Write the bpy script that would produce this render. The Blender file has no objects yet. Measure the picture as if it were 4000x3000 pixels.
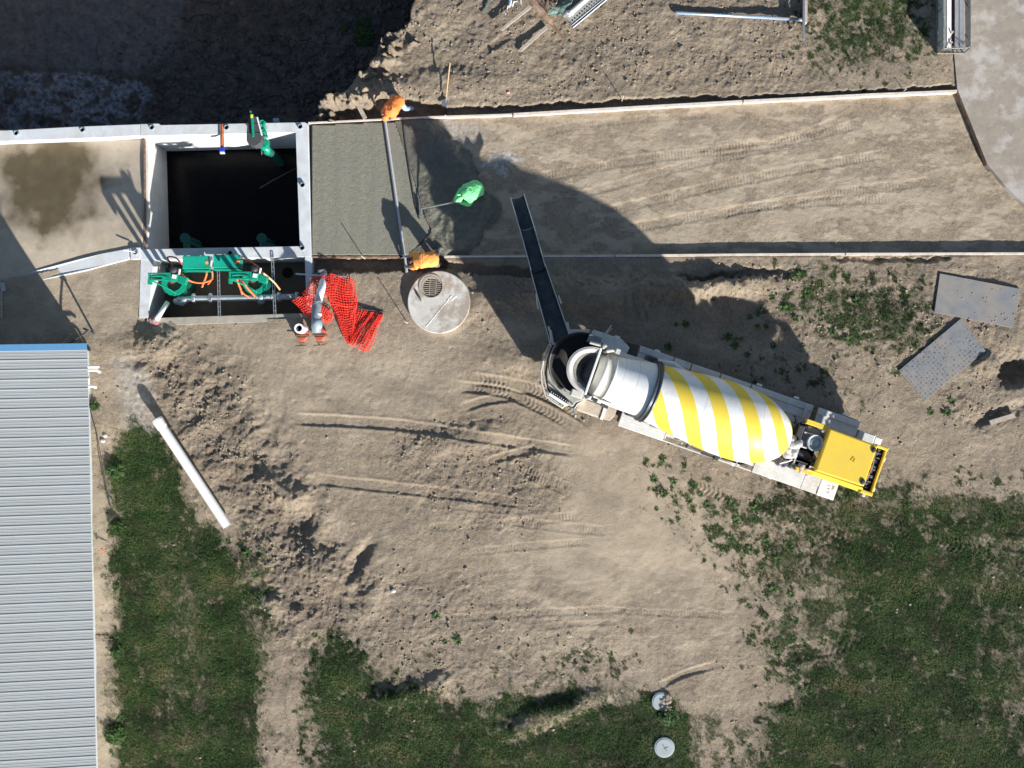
import bpy, bmesh, math, random
import numpy as np
from mathutils import Vector, Matrix
random.seed(7)
# ------------------------------------------------------------------ camera, sky, sun, exposure
C = bpy.context.scene.collection
S = 118.0      # photograph pixels per metre on the ground
H = 36.0       # height of the drone
cam = bpy.data.cameras.new('camera'); camo = bpy.data.objects.new('camera', cam); C.objects.link(camo)
camo.location = (0, 0, H); camo.rotation_euler = (0, 0, 0)
cam.sensor_width = 36.0; cam.lens = 36.0 * (S * H) / 4000.0; cam.clip_start = 1; cam.clip_end = 2000
sc = bpy.context.scene; sc.camera = camo
ELEV = math.radians(23.2); SX, SY = 0.545, -0.838          # horizontal direction towards the sun
w = bpy.data.worlds.new('World'); sc.world = w; w.use_nodes = True
nt = w.node_tree; bg = nt.nodes['Background']
sky = nt.nodes.new('ShaderNodeTexSky'); sky.sky_type = 'NISHITA'; sky.sun_disc = False
sky.sun_elevation = ELEV; sky.sun_rotation = math.atan2(SX, SY); sky.air_density = 1.0; sky.dust_density = 0.6
nt.links.new(sky.outputs[0], bg.inputs[0]); bg.inputs[1].default_value = 0.068
sun = bpy.data.lights.new('sun', 'SUN'); sun.energy = 5.0; sun.angle = math.radians(0.9); sun.color = (1.0, 0.955, 0.89)
suno = bpy.data.objects.new('sun', sun); C.objects.link(suno)
suno.rotation_euler = Vector((SX*math.cos(ELEV), SY*math.cos(ELEV), math.sin(ELEV))).to_track_quat('Z', 'Y').to_euler()
suno.location = (10, -15, 30)
sc.view_settings.view_transform = 'Standard'; sc.view_settings.look = 'None'
sc.view_settings.exposure = 0.80; sc.view_settings.gamma = 1.0
sc.cycles.max_bounces = 6; sc.cycles.transparent_max_bounces = 12
# ------------------------------------------------------------------ helpers
def W(px, py, z=0.0):
    k = (1 - z/H)/S
    return Vector(((px-2000)*k, (1500-py)*k, z))
def link(o): C.objects.link(o); return o
def tag(o, label=None, cat=None, group=None, kind=None):
    if label: o['label'] = label
    if cat: o['category'] = cat
    if group: o['group'] = group
    if kind: o['kind'] = kind
    return o
def empty(name, loc=(0, 0, 0), rz=0.0):
    o = bpy.data.objects.new(name, None); o.location = loc; o.rotation_euler = (0, 0, rz); o.empty_display_size = .2
    return link(o)
ROOTM = {}
class MB:
    def __init__(s): s.v = []; s.f = []; s.mi = []
    def add(s, vs, fs, mi=0):
        b = len(s.v); s.v += [Vector(v) for v in vs]
        s.f += [tuple(b+i for i in f) for f in fs]; s.mi += [mi]*len(fs)
        return s
    def box(s, x0, x1, y0, y1, z0, z1, rz=0.0, c=None, mi=0, M=None, bev=0.0):
        b = bev
        if b <= 0:
            vs = [Vector((x, y, z)) for z in (z0, z1) for y in (y0, y1) for x in (x0, x1)]
            fs = [(0, 2, 3, 1), (4, 5, 7, 6), (0, 1, 5, 4), (2, 6, 7, 3), (0, 4, 6, 2), (1, 3, 7, 5)]
        else:
            vs = []
            for (z, i) in ((z0, 0), (z1-b, 0), (z1, b)):
                vs += [Vector((x0+i, y0+i, z)), Vector((x1-i, y0+i, z)), Vector((x1-i, y1-i, z)), Vector((x0+i, y1-i, z))]
            fs = [(3, 2, 1, 0), (8, 9, 10, 11)]
            for L in (0, 4):
                for k in range(4): fs.append((L+k, L+(k+1) % 4, L+4+(k+1) % 4, L+4+k))
        if rz:
            c = Vector(c) if c is not None else Vector(((x0+x1)/2, (y0+y1)/2, 0)); R = Matrix.Rotation(rz, 3, 'Z')
            vs = [R @ (v-c) + c for v in vs]
        if M is not None: vs = [M @ v for v in vs]
        return s.add(vs, fs, mi)
    def prism(s, pts, z0, z1, mi=0, top=None):
        n = len(pts); vs = []; tp = top or pts
        a = sum(pts[i][0]*pts[(i+1) % n][1]-pts[(i+1) % n][0]*pts[i][1] for i in range(n))
        if a < 0: pts = pts[::-1]; tp = tp[::-1]
        for p in pts: vs.append((p[0], p[1], z0(p) if callable(z0) else z0))
        for p in tp: vs.append((p[0], p[1], z1(p) if callable(z1) else z1))
        fs = [tuple(range(n-1, -1, -1)), tuple(range(n, 2*n))]+[(i, (i+1) % n, n+(i+1) % n, n+i) for i in range(n)]
        return s.add(vs, fs, mi)
    def tube(s, pts, r, n=10, mi=0, cap=True, flat=None):
        pts = [Vector(p) for p in pts]; m = len(pts)
        rs = r if isinstance(r, (list, tuple)) else [r]*m
        vs = []; prev = None
        for i, p in enumerate(pts):
            d = (pts[min(i+1, m-1)]-pts[max(i-1, 0)]).normalized()
            if flat is not None: u = (Vector(flat)-d*d.dot(Vector(flat))).normalized()
            elif prev is None: u = d.orthogonal().normalized()
            else: u = (prev-d*d.dot(prev)).normalized()
            prev = u; v = d.cross(u); rr = rs[i]
            ru, rv = rr if isinstance(rr, (list, tuple)) else (rr, rr)
            for k in range(n):
                t = 2*math.pi*k/n; vs.append(p+u*math.cos(t)*ru+v*math.sin(t)*rv)
        fs = []
        for i in range(m-1):
            for k in range(n): fs.append((i*n+k, i*n+(k+1) % n, (i+1)*n+(k+1) % n, (i+1)*n+k))
        if cap: fs += [tuple(range(n-1, -1, -1)), tuple((m-1)*n+k for k in range(n))]
        return s.add(vs, fs, mi)
    def limb(s, pts, rs, n=12, flat=None):       # tube with rounded ends
        pts = [Vector(p) for p in pts]; P = []; R = []
        def sc_(r, k): return (r[0]*k, r[1]*k) if isinstance(r, (list, tuple)) else r*k
        def mx(r): return min(r) if isinstance(r, (list, tuple)) else r
        d0 = (pts[0]-pts[1]).normalized(); d1 = (pts[-1]-pts[-2]).normalized()
        for k in (0.02, .5, .87): P.append(pts[0]+d0*mx(rs[0])*math.sqrt(1-k*k)); R.append(sc_(rs[0], k))
        P += pts; R += list(rs)
        for k in (.87, .5, .02): P.append(pts[-1]+d1*mx(rs[-1])*math.sqrt(1-k*k)); R.append(sc_(rs[-1], k))
        return s.tube(P, R, n, flat=flat)
    def cyl(s, c, r, z0, z1, n=24, r2=None, mi=0):
        return s.tube([(c[0], c[1], z0), (c[0], c[1], z1)], [r, r2 if r2 is not None else r], n, mi)
    def ball(s, c, r, n=10, sq=(1, 1, 1), mi=0):
        c = Vector(c); vs = []; fs = []; m = n//2+1
        for i in range(m+1):
            th = math.pi*i/m
            for k in range(n):
                ph = 2*math.pi*k/n
                vs.append(c+Vector((math.sin(th)*math.cos(ph)*r*sq[0], math.sin(th)*math.sin(ph)*r*sq[1], math.cos(th)*r*sq[2])))
        for i in range(m):
            for k in range(n): fs.append((i*n+k, (i+1)*n+k, (i+1)*n+(k+1) % n, i*n+(k+1) % n))
        return s.add(vs, fs, mi)
    def build(s, name, mats, parent=None, smooth=False, bevel=0.0, loc=None):
        me = bpy.data.meshes.new(name)
        vs = s.v
        if parent is not None and parent.name in ROOTM:      # geometry was given in world coordinates
            inv = ROOTM[parent.name]; vs = [inv @ v for v in vs]
        o = bpy.data.objects.new(name, me)
        if loc is not None:
            L = Vector(loc); vs = [v-L for v in vs]; o.location = L
        me.from_pydata([tuple(v) for v in vs], [], s.f)
        mats = mats if isinstance(mats, (list, tuple)) else [mats]
        for m in mats: me.materials.append(m)
        if len(mats) > 1: me.polygons.foreach_set('material_index', s.mi)
        if smooth: me.polygons.foreach_set('use_smooth', [True]*len(me.polygons))
        me.update(); me.validate()
        link(o)
        if parent is not None:
            o.parent = parent
            if parent.name in ROOTM: ROOTM[o.name] = ROOTM[parent.name]
        if bevel:
            b = o.modifiers.new('Bevel', 'BEVEL'); b.width = bevel; b.segments = 2; b.limit_method = 'ANGLE'; b.angle_limit = math.radians(40)
        elif smooth == 'auto': pass
        return o
def wroot(name, loc, label=None, cat=None, group=None):      # an Empty whose parts are given in world coordinates
    o = empty(name, loc); ROOTM[o.name] = Matrix.Translation(-Vector(loc)); tag(o, label, cat, group); return o
def copy_tree(o, parent=None):
    c = o.copy(); C.objects.link(c); c.parent = parent
    for ch in list(o.children):
        copy_tree(ch, c)
    return c
# ------------------------------------------------------------------ materials
def M_(name, col, rough=.6, metal=0.0, var=.12, scale=6.0, bump=.0, bscale=40.0, dirt=None, dirt_amt=.5, dscale=2.0, coat=0.0, spec=None, streak=None, dr=(.45, .68)):
    m = bpy.data.materials.new(name); m.use_nodes = True; N = m.node_tree.nodes; L = m.node_tree.links
    b = N['Principled BSDF']; b.inputs['Roughness'].default_value = rough; b.inputs['Metallic'].default_value = metal
    if spec is not None: b.inputs['Specular IOR Level'].default_value = spec
    if coat: b.inputs['Coat Weight'].default_value = coat; b.inputs['Coat Roughness'].default_value = .15
    tc = N.new('ShaderNodeTexCoord'); n1 = N.new('ShaderNodeTexNoise'); n1.inputs['Scale'].default_value = scale; n1.inputs['Detail'].default_value = 8
    n1.inputs['Roughness'].default_value = .65
    if streak:
        mp = N.new('ShaderNodeMapping'); mp.inputs['Scale'].default_value = streak; L.new(tc.outputs['Object'], mp.inputs[0]); L.new(mp.outputs[0], n1.inputs[0])
    else: L.new(tc.outputs['Object'], n1.inputs[0])
    mr = N.new('ShaderNodeMapRange'); mr.inputs[1].default_value = .3; mr.inputs[2].default_value = .7
    mr.inputs[3].default_value = 1-var; mr.inputs[4].default_value = 1+var; L.new(n1.outputs[0], mr.inputs[0])
    mx = N.new('ShaderNodeMix'); mx.data_type = 'RGBA'; mx.blend_type = 'MULTIPLY'; mx.inputs[0].default_value = 1
    mx.inputs[6].default_value = (*col, 1); L.new(mr.outputs[0], mx.inputs[7]); out = mx.outputs[2]
    if dirt:
        n2 = N.new('ShaderNodeTexNoise'); n2.inputs['Scale'].default_value = dscale; n2.inputs['Detail'].default_value = 10; n2.inputs['Roughness'].default_value = .7
        L.new(tc.outputs['Object'], n2.inputs[0])
        r2 = N.new('ShaderNodeMapRange'); r2.inputs[1].default_value = dr[0]; r2.inputs[2].default_value = dr[1]; r2.inputs[3].default_value = 0; r2.inputs[4].default_value = dirt_amt
        L.new(n2.outputs[0], r2.inputs[0]); m2 = N.new('ShaderNodeMix'); m2.data_type = 'RGBA'
        L.new(r2.outputs[0], m2.inputs[0]); L.new(out, m2.inputs[6]); m2.inputs[7].default_value = (*dirt, 1); out = m2.outputs[2]
    L.new(out, b.inputs['Base Color'])
    if bump:
        n3 = N.new('ShaderNodeTexNoise'); n3.inputs['Scale'].default_value = bscale; n3.inputs['Detail'].default_value = 6; L.new(tc.outputs['Object'], n3.inputs[0])
        bp = N.new('ShaderNodeBump'); bp.inputs['Strength'].default_value = bump; bp.inputs['Distance'].default_value = .02
        L.new(n3.outputs[0], bp.inputs['Height']); L.new(bp.outputs[0], b.inputs['Normal'])
    return m
DUST = (.30, .24, .17)
m_conc = M_('concrete', (.58, .61, .64), .85, var=.10, scale=3, bump=.25, dirt=(.40, .37, .32), dirt_amt=.55, dscale=1.6)
m_concw = M_('concrete_wall_face', (.70, .68, .64), .85, var=.08, scale=3, bump=.2, dirt=(.45, .42, .36), dirt_amt=.4)
m_concdirty = M_('concrete_dirty', (.36, .34, .29), .9, var=.15, scale=4, bump=.4, dirt=DUST, dirt_amt=.9, dscale=2.2)
m_white = M_('white_paint', (.80, .80, .79), .35, var=.05, dirt=(.55, .50, .42), dirt_amt=.25, dscale=1.3, coat=.3)
m_fender = M_('fender_paint', (.66, .67, .67), .5, metal=.0, var=.08, dirt=(.40, .35, .28), dirt_amt=.5, dscale=2.2)
m_fendust = M_('dusty_fender', (.50, .42, .33), .85, var=.10, dirt=(.30, .25, .19), dirt_amt=.5, dscale=5)
m_yel = M_('yellow_paint', (.80, .57, .06), .4, var=.05, dirt=(.55, .42, .14), dirt_amt=.22, dscale=1.5, coat=.4)
m_blackrub = M_('black_rubber', (.03, .031, .034), .65, var=.3, dirt=(.12, .10, .08), dirt_amt=.4, dscale=6)
m_tyre = M_('tyre_rubber', (.045, .043, .04), .85, var=.3, dirt=DUST, dirt_amt=.6, dscale=5)
m_steel = M_('grey_steel', (.28, .29, .30), .45, metal=.6, var=.2, dirt=(.2, .17, .14), dirt_amt=.5)
m_galv = M_('galvanised_steel', (.55, .58, .60), .35, metal=.75, var=.12, scale=14)
m_darksteel = M_('dark_steel', (.07, .072, .08), .5, metal=.4, var=.3)
m_chute = M_('chute_steel', (.040, .052, .062), .55, metal=.3, var=.35, scale=3, dirt=(.10, .11, .11), dirt_amt=.5, dscale=3)
m_chedge = M_('chute_edge', (.5, .5, .5), .5, metal=.3, var=.25, scale=20)
m_black = M_('bore_black', (.004, .004, .008), .9)
m_glass = M_('dark_glass', (.02, .025, .03), .06, var=.1)
m_cabroof = M_('dusty_cab_roof', (.40, .41, .37), .8, var=.25, scale=9, dirt=(.18, .17, .15), dirt_amt=.6, dscale=5)
m_green = M_('green_enamel', (.005, .30, .19), .32, var=.15, dirt=(.02, .16, .11), dirt_amt=.4, dscale=4, coat=.3)
m_greend = M_('green_enamel_wet', (.006, .11, .08), .45, var=.3, dirt=(.05, .06, .04), dirt_amt=.6, dscale=3)
m_greycov = M_('grey_cover', (.065, .065, .07), .55, var=.08)
m_orhose = M_('orange_hose', (.85, .16, .04), .5, var=.12)
m_tanhose = M_('tan_hose', (.70, .42, .22), .6, var=.12)
m_pvc = M_('white_pvc', (.86, .86, .86), .35, var=.03, dirt=(.6, .57, .5), dirt_amt=.12)
m_pvcg = M_('grey_pvc', (.22, .27, .31), .4, var=.08)
m_pipegrey = M_('grey_painted_pipe', (.42, .46, .50), .4, metal=.2, var=.12)
m_red = M_('red_oxide_paint', (.50, .10, .055), .6, var=.2, dirt=(.4, .2, .13), dirt_amt=.4)
m_net = M_('orange_plastic_net', (.80, .055, .035), .5, var=.12)
m_wood = M_('weathered_timber', (.42, .36, .30), .85, var=.25, scale=10, dirt=(.25, .2, .16), dirt_amt=.5, dscale=3)
m_woodpale = M_('pale_form_timber', (.68, .61, .54), .8, var=.15, scale=10, dirt=(.42, .34, .27), dirt_amt=.6, dscale=3)
m_woodbr = M_('brown_timber', (.22, .13, .08), .8, var=.35, scale=8, dirt=(.35, .3, .26), dirt_amt=.6, dscale=4)
m_alu = M_('aluminium', (.60, .62, .64), .3, metal=.8, var=.12, scale=20)
m_blue = M_('blue_plastic', (.02, .05, .45), .4)
m_sheet = M_('green_grey_sheet', (.13, .19, .16), .5, var=.3, scale=12)
m_rust = M_('rusty_steel', (.17, .10, .07), .8, metal=.2, var=.3, dirt=(.3, .22, .16), dirt_amt=.5)
m_yellowlab = M_('yellow_label', (.9, .75, .05), .5)
m_orlab = M_('orange_label', (.85, .38, .08), .6)
m_blacklet = M_('black_lettering', (.02, .02, .02), .6)
m_greylet = M_('grey_lettering', (.35, .35, .36), .6)
m_skin = M_('skin', (.45, .26, .18), .6)
m_orshirt = M_('orange_shirt', (1.0, .26, .06), .8, var=.08, scale=12, bump=.2, bscale=12)
m_orshirt2 = M_('light_orange_shirt', (1.0, .38, .09), .8, var=.08, scale=12, bump=.2, bscale=12)
m_grshirt = M_('green_shirt', (.22, .80, .32), .8, var=.08, scale=12, bump=.2, bscale=12)
m_jeans = M_('pale_jeans', (.33, .42, .55), .85, var=.15)
m_pants = M_('grey_trousers', (.16, .14, .14), .85, var=.15)
m_dkpants = M_('dark_trousers', (.04, .045, .06), .85, var=.15)
m_sleeve = M_('grey_sleeve', (.32, .33, .42), .85, var=.1)
m_boot = M_('work_boot', (.16, .12, .08), .8, var=.2)
m_cap = M_('black_cap', (.02, .02, .025), .7)
m_bag = M_('grey_plastic_sheeting', (.42, .42, .44), .5, var=.25, scale=14)
# ------------------------------------------------------------------ noise on arrays
rng = np.random.RandomState(11)
GT = rng.rand(256, 256)*2*np.pi; GX = np.cos(GT); GY = np.sin(GT)
def gnoise(x, y, seed=0):
    x = x+seed*17.31; y = y+seed*9.77
    xi = np.floor(x).astype(np.int64); yi = np.floor(y).astype(np.int64); fx = x-xi; fy = y-yi
    u = fx*fx*fx*(fx*(fx*6-15)+10); v = fy*fy*fy*(fy*(fy*6-15)+10)
    def g(ix, iy, dx, dy):
        a = ix & 255; b = iy & 255; return GX[a, b]*dx+GY[a, b]*dy
    n00 = g(xi, yi, fx, fy); n10 = g(xi+1, yi, fx-1, fy); n01 = g(xi, yi+1, fx, fy-1); n11 = g(xi+1, yi+1, fx-1, fy-1)
    return ((n00*(1-u)+n10*u)*(1-v)+(n01*(1-u)+n11*u)*v)*1.5
def fbm(x, y, o=4, seed=0, gain=.5):
    s = np.zeros_like(x, dtype=float); a = 1.0; f = 1.0
    for i in range(o): s += a*gnoise(x*f, y*f, seed+i*3); a *= gain; f *= 2.03
    return s
def billow(x, y, o=3, seed=0):
    s = 0; a = 1.0; f = 1.0
    for i in range(o): s = s+a*(np.abs(gnoise(x*f, y*f, seed+i*5))*2-.6); a *= .5; f *= 2.1
    return s
def sm(a, b, x): t = np.clip((x-a)/(b-a), 0, 1); return t*t*(3-2*t)
# ------------------------------------------------------------------ ground heightfield (photo-pixel grid, 4 px = 3.4 cm)
ST = 4.0
gx = np.arange(-320, 4321, ST); gy = np.arange(-320, 3321, ST)
PX, PY = np.meshgrid(gx, gy); X = (PX-2000)/S; Y = (1500-PY)/S
ny, nx = PX.shape
wx = fbm(X*1.1, Y*1.1, 3, 50)*16; wy = fbm(X*1.1, Y*1.1, 3, 60)*16      # ragged-edge warp in px
wx2 = wx+fbm(X*5, Y*5, 2, 70)*9; wy2 = wy+fbm(X*5, Y*5, 2, 80)*9
def inpoly(poly, qx, qy):
    ins = np.zeros(qx.shape, bool); n = len(poly)
    for i in range(n):
        x0, y0 = poly[i]; x1, y1 = poly[(i+1) % n]
        if y0 == y1: continue
        c = ((y0 > qy) != (y1 > qy)) & (qx < (x1-x0)*(qy-y0)/(y1-y0)+x0); ins ^= c
    return ins
def blur(a, r):
    k = int(max(1, round(r/ST)))
    for ax in (0, 1):
        for _ in range(2):
            p = np.pad(a, [(k+1, k) if i == ax else (0, 0) for i in range(2)], mode='edge'); c = np.cumsum(p, axis=ax)
            a = (np.take(c, range(2*k+1, c.shape[ax]), ax)-np.take(c, range(0, c.shape[ax]-2*k-1), ax))/(2*k+1)
    return a
def pmask(poly, soft=20, warp=1.0):
    return blur(inpoly(poly, PX+wx2*warp, PY+wy2*warp).astype(float), soft)
def path(pts, width, margin=30):
    """window, distance and arc length to a polyline"""
    xs = [p[0] for p in pts]; ys = [p[1] for p in pts]; m = width+margin
    j0, j1 = np.searchsorted(gx, [min(xs)-m, max(xs)+m]); i0, i1 = np.searchsorted(gy, [min(ys)-m, max(ys)+m])
    sl = (slice(i0, i1), slice(j0, j1)); qx = PX[sl]; qy = PY[sl]
    D = np.full(qx.shape, 1e9); A = np.zeros(qx.shape); SD = np.zeros(qx.shape); acc = 0
    for (x0, y0), (x1, y1) in zip(pts[:-1], pts[1:]):
        dx, dy = x1-x0, y1-y0; L = math.hypot(dx, dy); t = np.clip(((qx-x0)*dx+(qy-y0)*dy)/L/L, 0, 1)
        d = np.hypot(qx-x0-t*dx, qy-y0-t*dy); m_ = d < D
        D = np.where(m_, d, D); A = np.where(m_, acc+t*L, A); SD = np.where(m_, ((qx-x0)*dy-(qy-y0)*dx)/L, SD); acc += L
    return sl, D, A, SD, acc
def smooth_pts(pts, n=8):
    out = []; P = [pts[0]]+list(pts)+[pts[-1]]
    for i in range(1, len(P)-2):
        p0, p1, p2, p3 = [np.array(p, float) for p in P[i-1:i+3]]
        for k in range(n):
            t = k/n; out.append(tuple(.5*((2*p1)+(-p0+p2)*t+(2*p0-5*p1+4*p2-p3)*t*t+(-p0+3*p1-3*p2+p3)*t**3)))
    out.append(tuple(pts[-1])); return out
# --- roughness regions
NORTH = [(1215, 470), (1400, 462), (1700, 452), (3735, 352), (3740, -400), (1640, -400), (1630, 20), (1480, 200), (1380, 310), (1240, 400)]
BED = [(1200, 480), (1700, 455), (3738, 352), (3850, 640), (4400, 1150), (4400, 990), (1730, 1000), (1215, 1004)]
rough = np.full(PX.shape, .30)
rough = np.maximum(rough, pmask([(1215, 480), (3300, 400), (3000, -400), (1600, -400), (1300, 300)], 60)*.75)
rough = np.maximum(rough, pmask([(450, 1290), (620, 1280), (900, 1420), (1000, 1650), (1100, 1900), (1300, 2150), (1450, 2300), (1400, 2500), (1200, 2600), (1000, 2400), (950, 2100), (760, 1800), (600, 1550)], 50)*1.0)
rough = np.maximum(rough, pmask([(1600, 1640), (2000, 1600), (2200, 1750), (2250, 2000), (1900, 2100), (1500, 1900), (1450, 1750)], 50)*.75)
rough = np.maximum(rough, pmask([(1950, 1010), (3950, 1005), (4000, 1200), (3900, 1800), (3500, 1500), (2600, 1250), (2000, 1250), (1750, 1300)], 50)*.7)
rough = np.maximum(rough, pmask([(1150, 2150), (1800, 2200), (2450, 2500), (2400, 2700), (1500, 2750), (1100, 2600)], 60)*.6)
smoothm = np.maximum(pmask([(2150, 1690), (2500, 1700), (2900, 2100), (2800, 2350), (2250, 2330), (2050, 2150), (2250, 1950)], 60, .5),
                     pmask([(850, 1230), (1750, 1330), (1850, 1500), (1600, 1620), (1150, 1640), (1050, 1500), (900, 1330)], 50)*.6)
smoothm = np.maximum(smoothm, pmask([(0, 1000), (550, 1010), (560, 1290), (330, 1300), (0, 1300)], 20)*.6)
smoothm = np.maximum(smoothm, pmask([(345, 1900), (440, 1900), (470, 3300), (375, 3300)], 20, .5)*.8)
smoothm = np.maximum(smoothm, pmask([(450, 1420), (560, 1400), (620, 1640), (560, 1700), (470, 1600)], 20)*.5)
rough *= (1-.75*smoothm)
bed = pmask(BED, 4, 0)
rough = rough*(1-bed)+.10*bed
z = fbm(X*.35, Y*.35, 3, 1)*.05
lum = billow(X*2.6, Y*2.6, 4, 5)
z += rough*.018*lum+rough*.042*fbm(X*1.2, Y*1.2, 3, 12)
z += (.002+.008*rough)*fbm(X*6, Y*6, 3, 20)
cwx = X+fbm(X*3, Y*3, 2, 140)*.10; cwy = Y+fbm(X*3, Y*3, 2, 150)*.10
z += (.18+rough)*.0085*fbm(cwx*5.2, cwy*5.2, 4, 27, .62)
left = pmask([(480, 1300), (900, 1400), (1150, 1700), (1450, 2250), (1500, 2480), (1150, 2600), (950, 2100), (700, 1750), (560, 1600)], 60)
z += left*(.075*fbm(cwx*.9, cwy*.9, 4, 51, .55)+.030*fbm(cwx*2.6, cwy*2.6, 3, 52))
z -= rough*.030*(1-sm(0, .11, np.abs(gnoise(cwx*2.7, cwy*2.7, 29))))*sm(-.2, .3, fbm(X*.9, Y*.9, 2, 160))
z += rough*.014*sm(-.05, .12, gnoise(cwx*3.6, cwy*3.6, 34))
# clods splatted into the surface
def splat(n, wmap, rmin, rmax, hk, seed, neg=False):
    global z
    R = np.random.RandomState(seed); cnt = 0; tries = 0
    while cnt < n and tries < n*30:
        tries += 1
        i = R.randint(20, ny-20); j = R.randint(20, nx-20)
        if R.rand() > wmap[i, j]: continue
        cnt += 1
        r = rmin+(rmax-rmin)*R.rand()**2.5; k = int(r/ST*1.6)+2
        if i-k < 0 or j-k < 0 or i+k+1 > ny or j+k+1 > nx: continue
        sl = (slice(i-k, i+k+1), slice(j-k, j+k+1)); a = R.rand()*math.pi; e = .6+.4*R.rand()
        dx = PX[sl]-PX[i, j]; dy = PY[sl]-PY[i, j]
        u = (dx*math.cos(a)+dy*math.sin(a))/r; v = (-dx*math.sin(a)+dy*math.cos(a))/(r*e)
        q = np.clip(1-(u*u+v*v), 0, 1)**.5; hh = r/S*hk*(.6+.8*R.rand())
        z[sl] += (-1 if neg else 1)*q*hh
cw = np.clip(rough-.22, 0, 1)*1.2
splat(3000, blur(cw, 60)**1.5, 4, 13, .25, 3)
splat(500, cw, 5, 10, .2, 4, True)
splat(500, np.clip(smoothm*1.2, 0, 1)*(1-bed)*(PX < 1900)*(PX > 800), 7, 13, .10, 5, True)
# named mounds and hollows: (px, py, rx, ry, angle deg, height)
for (cx, cy, rx, ry, an, hh) in [(620, 1345, 90, 60, 10, .30), (545, 1400, 50, 40, 0, -.1), (1130, 1930, 150, 60, 35, .34), (1190, 2010, 60, 90, 30, -.22), (1240, 2200, 110, 60, 40, .26),
                                 (1405, 2190, 35, 95, 32, -.22), (1450, 2330, 60, 70, 0, .12), (2230, 1150, 320, 70, 2, .38), (2640, 1120, 300, 45, -3, .28), (2880, 1075, 220, 16, -3, -.22), (2800, 1130, 230, 40, -8, .20), (2760, 1085, 130, 14, -2, -.18),
                                 (3975, 1440, 62, 58, 0, -.62), (3850, 1420, 60, 45, 20, .15), (3900, 1620, 110, 30, -15, -.14), (1800, 1180, 160, 60, 0, .12), (2050, 1420, 160, 60, 20, .12), (1460, 345, 90, 35, -5, .16), (1330, 400, 110, 35, -8, .22), (1330, 420, 90, 25, 0, .10),
                                 (1800, 1720, 190, 60, -10, .16), (1650, 2700, 160, 40, -20, .14), (2150, 2790, 220, 40, -20, .22), (1520, 2735, 60, 35, 0, .16), (1760, 330, 200, 60, 0, .12), (620, 1600, 60, 60, 0, -.05), (980, 1700, 60, 60, 0, .14), (1090, 2370, 120, 30, 20, .14),
                                 (1530, 330, 60, 40, 0, .08), (1390, 145, 45, 70, 15, .9), (1500, 240, 40, 25, 0, .35), (1440, 210, 30, 20, 0, .3), (2500, 430, 600, 30, -3, .10)]:
    a = math.radians(an); dx = PX+wx2-cx; dy = PY+wy2-cy
    u = (dx*math.cos(a)+dy*math.sin(a))/rx; v = (-dx*math.sin(a)+dy*math.cos(a))/ry
    z += hh*np.exp(-(u*u+v*v)**1.5*1.2)
# bed between the forms
bedz = -.165+fbm(X*.5, Y*.9, 3, 31)*.02+fbm(cwx*4, cwy*6, 4, 33, .6)*.008
z = z*(1-bed)+bedz*bed
# trenches beside the forms
def trench(pts, half, depth, soft=8, wk=1.0):
    global z
    q = PX+wx2*.5*wk, PY+wy2*.7*wk
    D = np.full(PX.shape, 1e9)
    for (x0, y0), (x1, y1) in zip(pts[:-1], pts[1:]):
        dx, dy = x1-x0, y1-y0; t = np.clip(((q[0]-x0)*dx+(q[1]-y0)*dy)/(dx*dx+dy*dy), 0, 1)
        D = np.minimum(D, np.hypot(q[0]-x0-t*dx, q[1]-y0-t*dy))
    m = 1-sm(half-soft/2, half+soft/2, D); m *= (1-bed)
    z = z*(1-m)+np.minimum(z, depth+fbm(X*4, Y*4, 3, 35)*.04)*m
trench([(1225, 458), (1470, 446), (1720, 432)], 30, -.50)
trench([(1700, 436), (2400, 405), (2800, 390)], 14, -.28)
trench([(2780, 392), (3735, 343)], 9, -.22)
trench([(1490, 420), (1640, 430)], 42, -.46)
trench([(1228, 1034), (1720, 1036)], 28, -.42)
trench([(1700, 1038), (1960, 1060), (2100, 1075)], 18, -.22)
trench([(3250, 1010), (3700, 1012)], 10, -.10)
trench([(3745, 400), (3862, 660)], 10, -.30, 4, 0)
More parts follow.
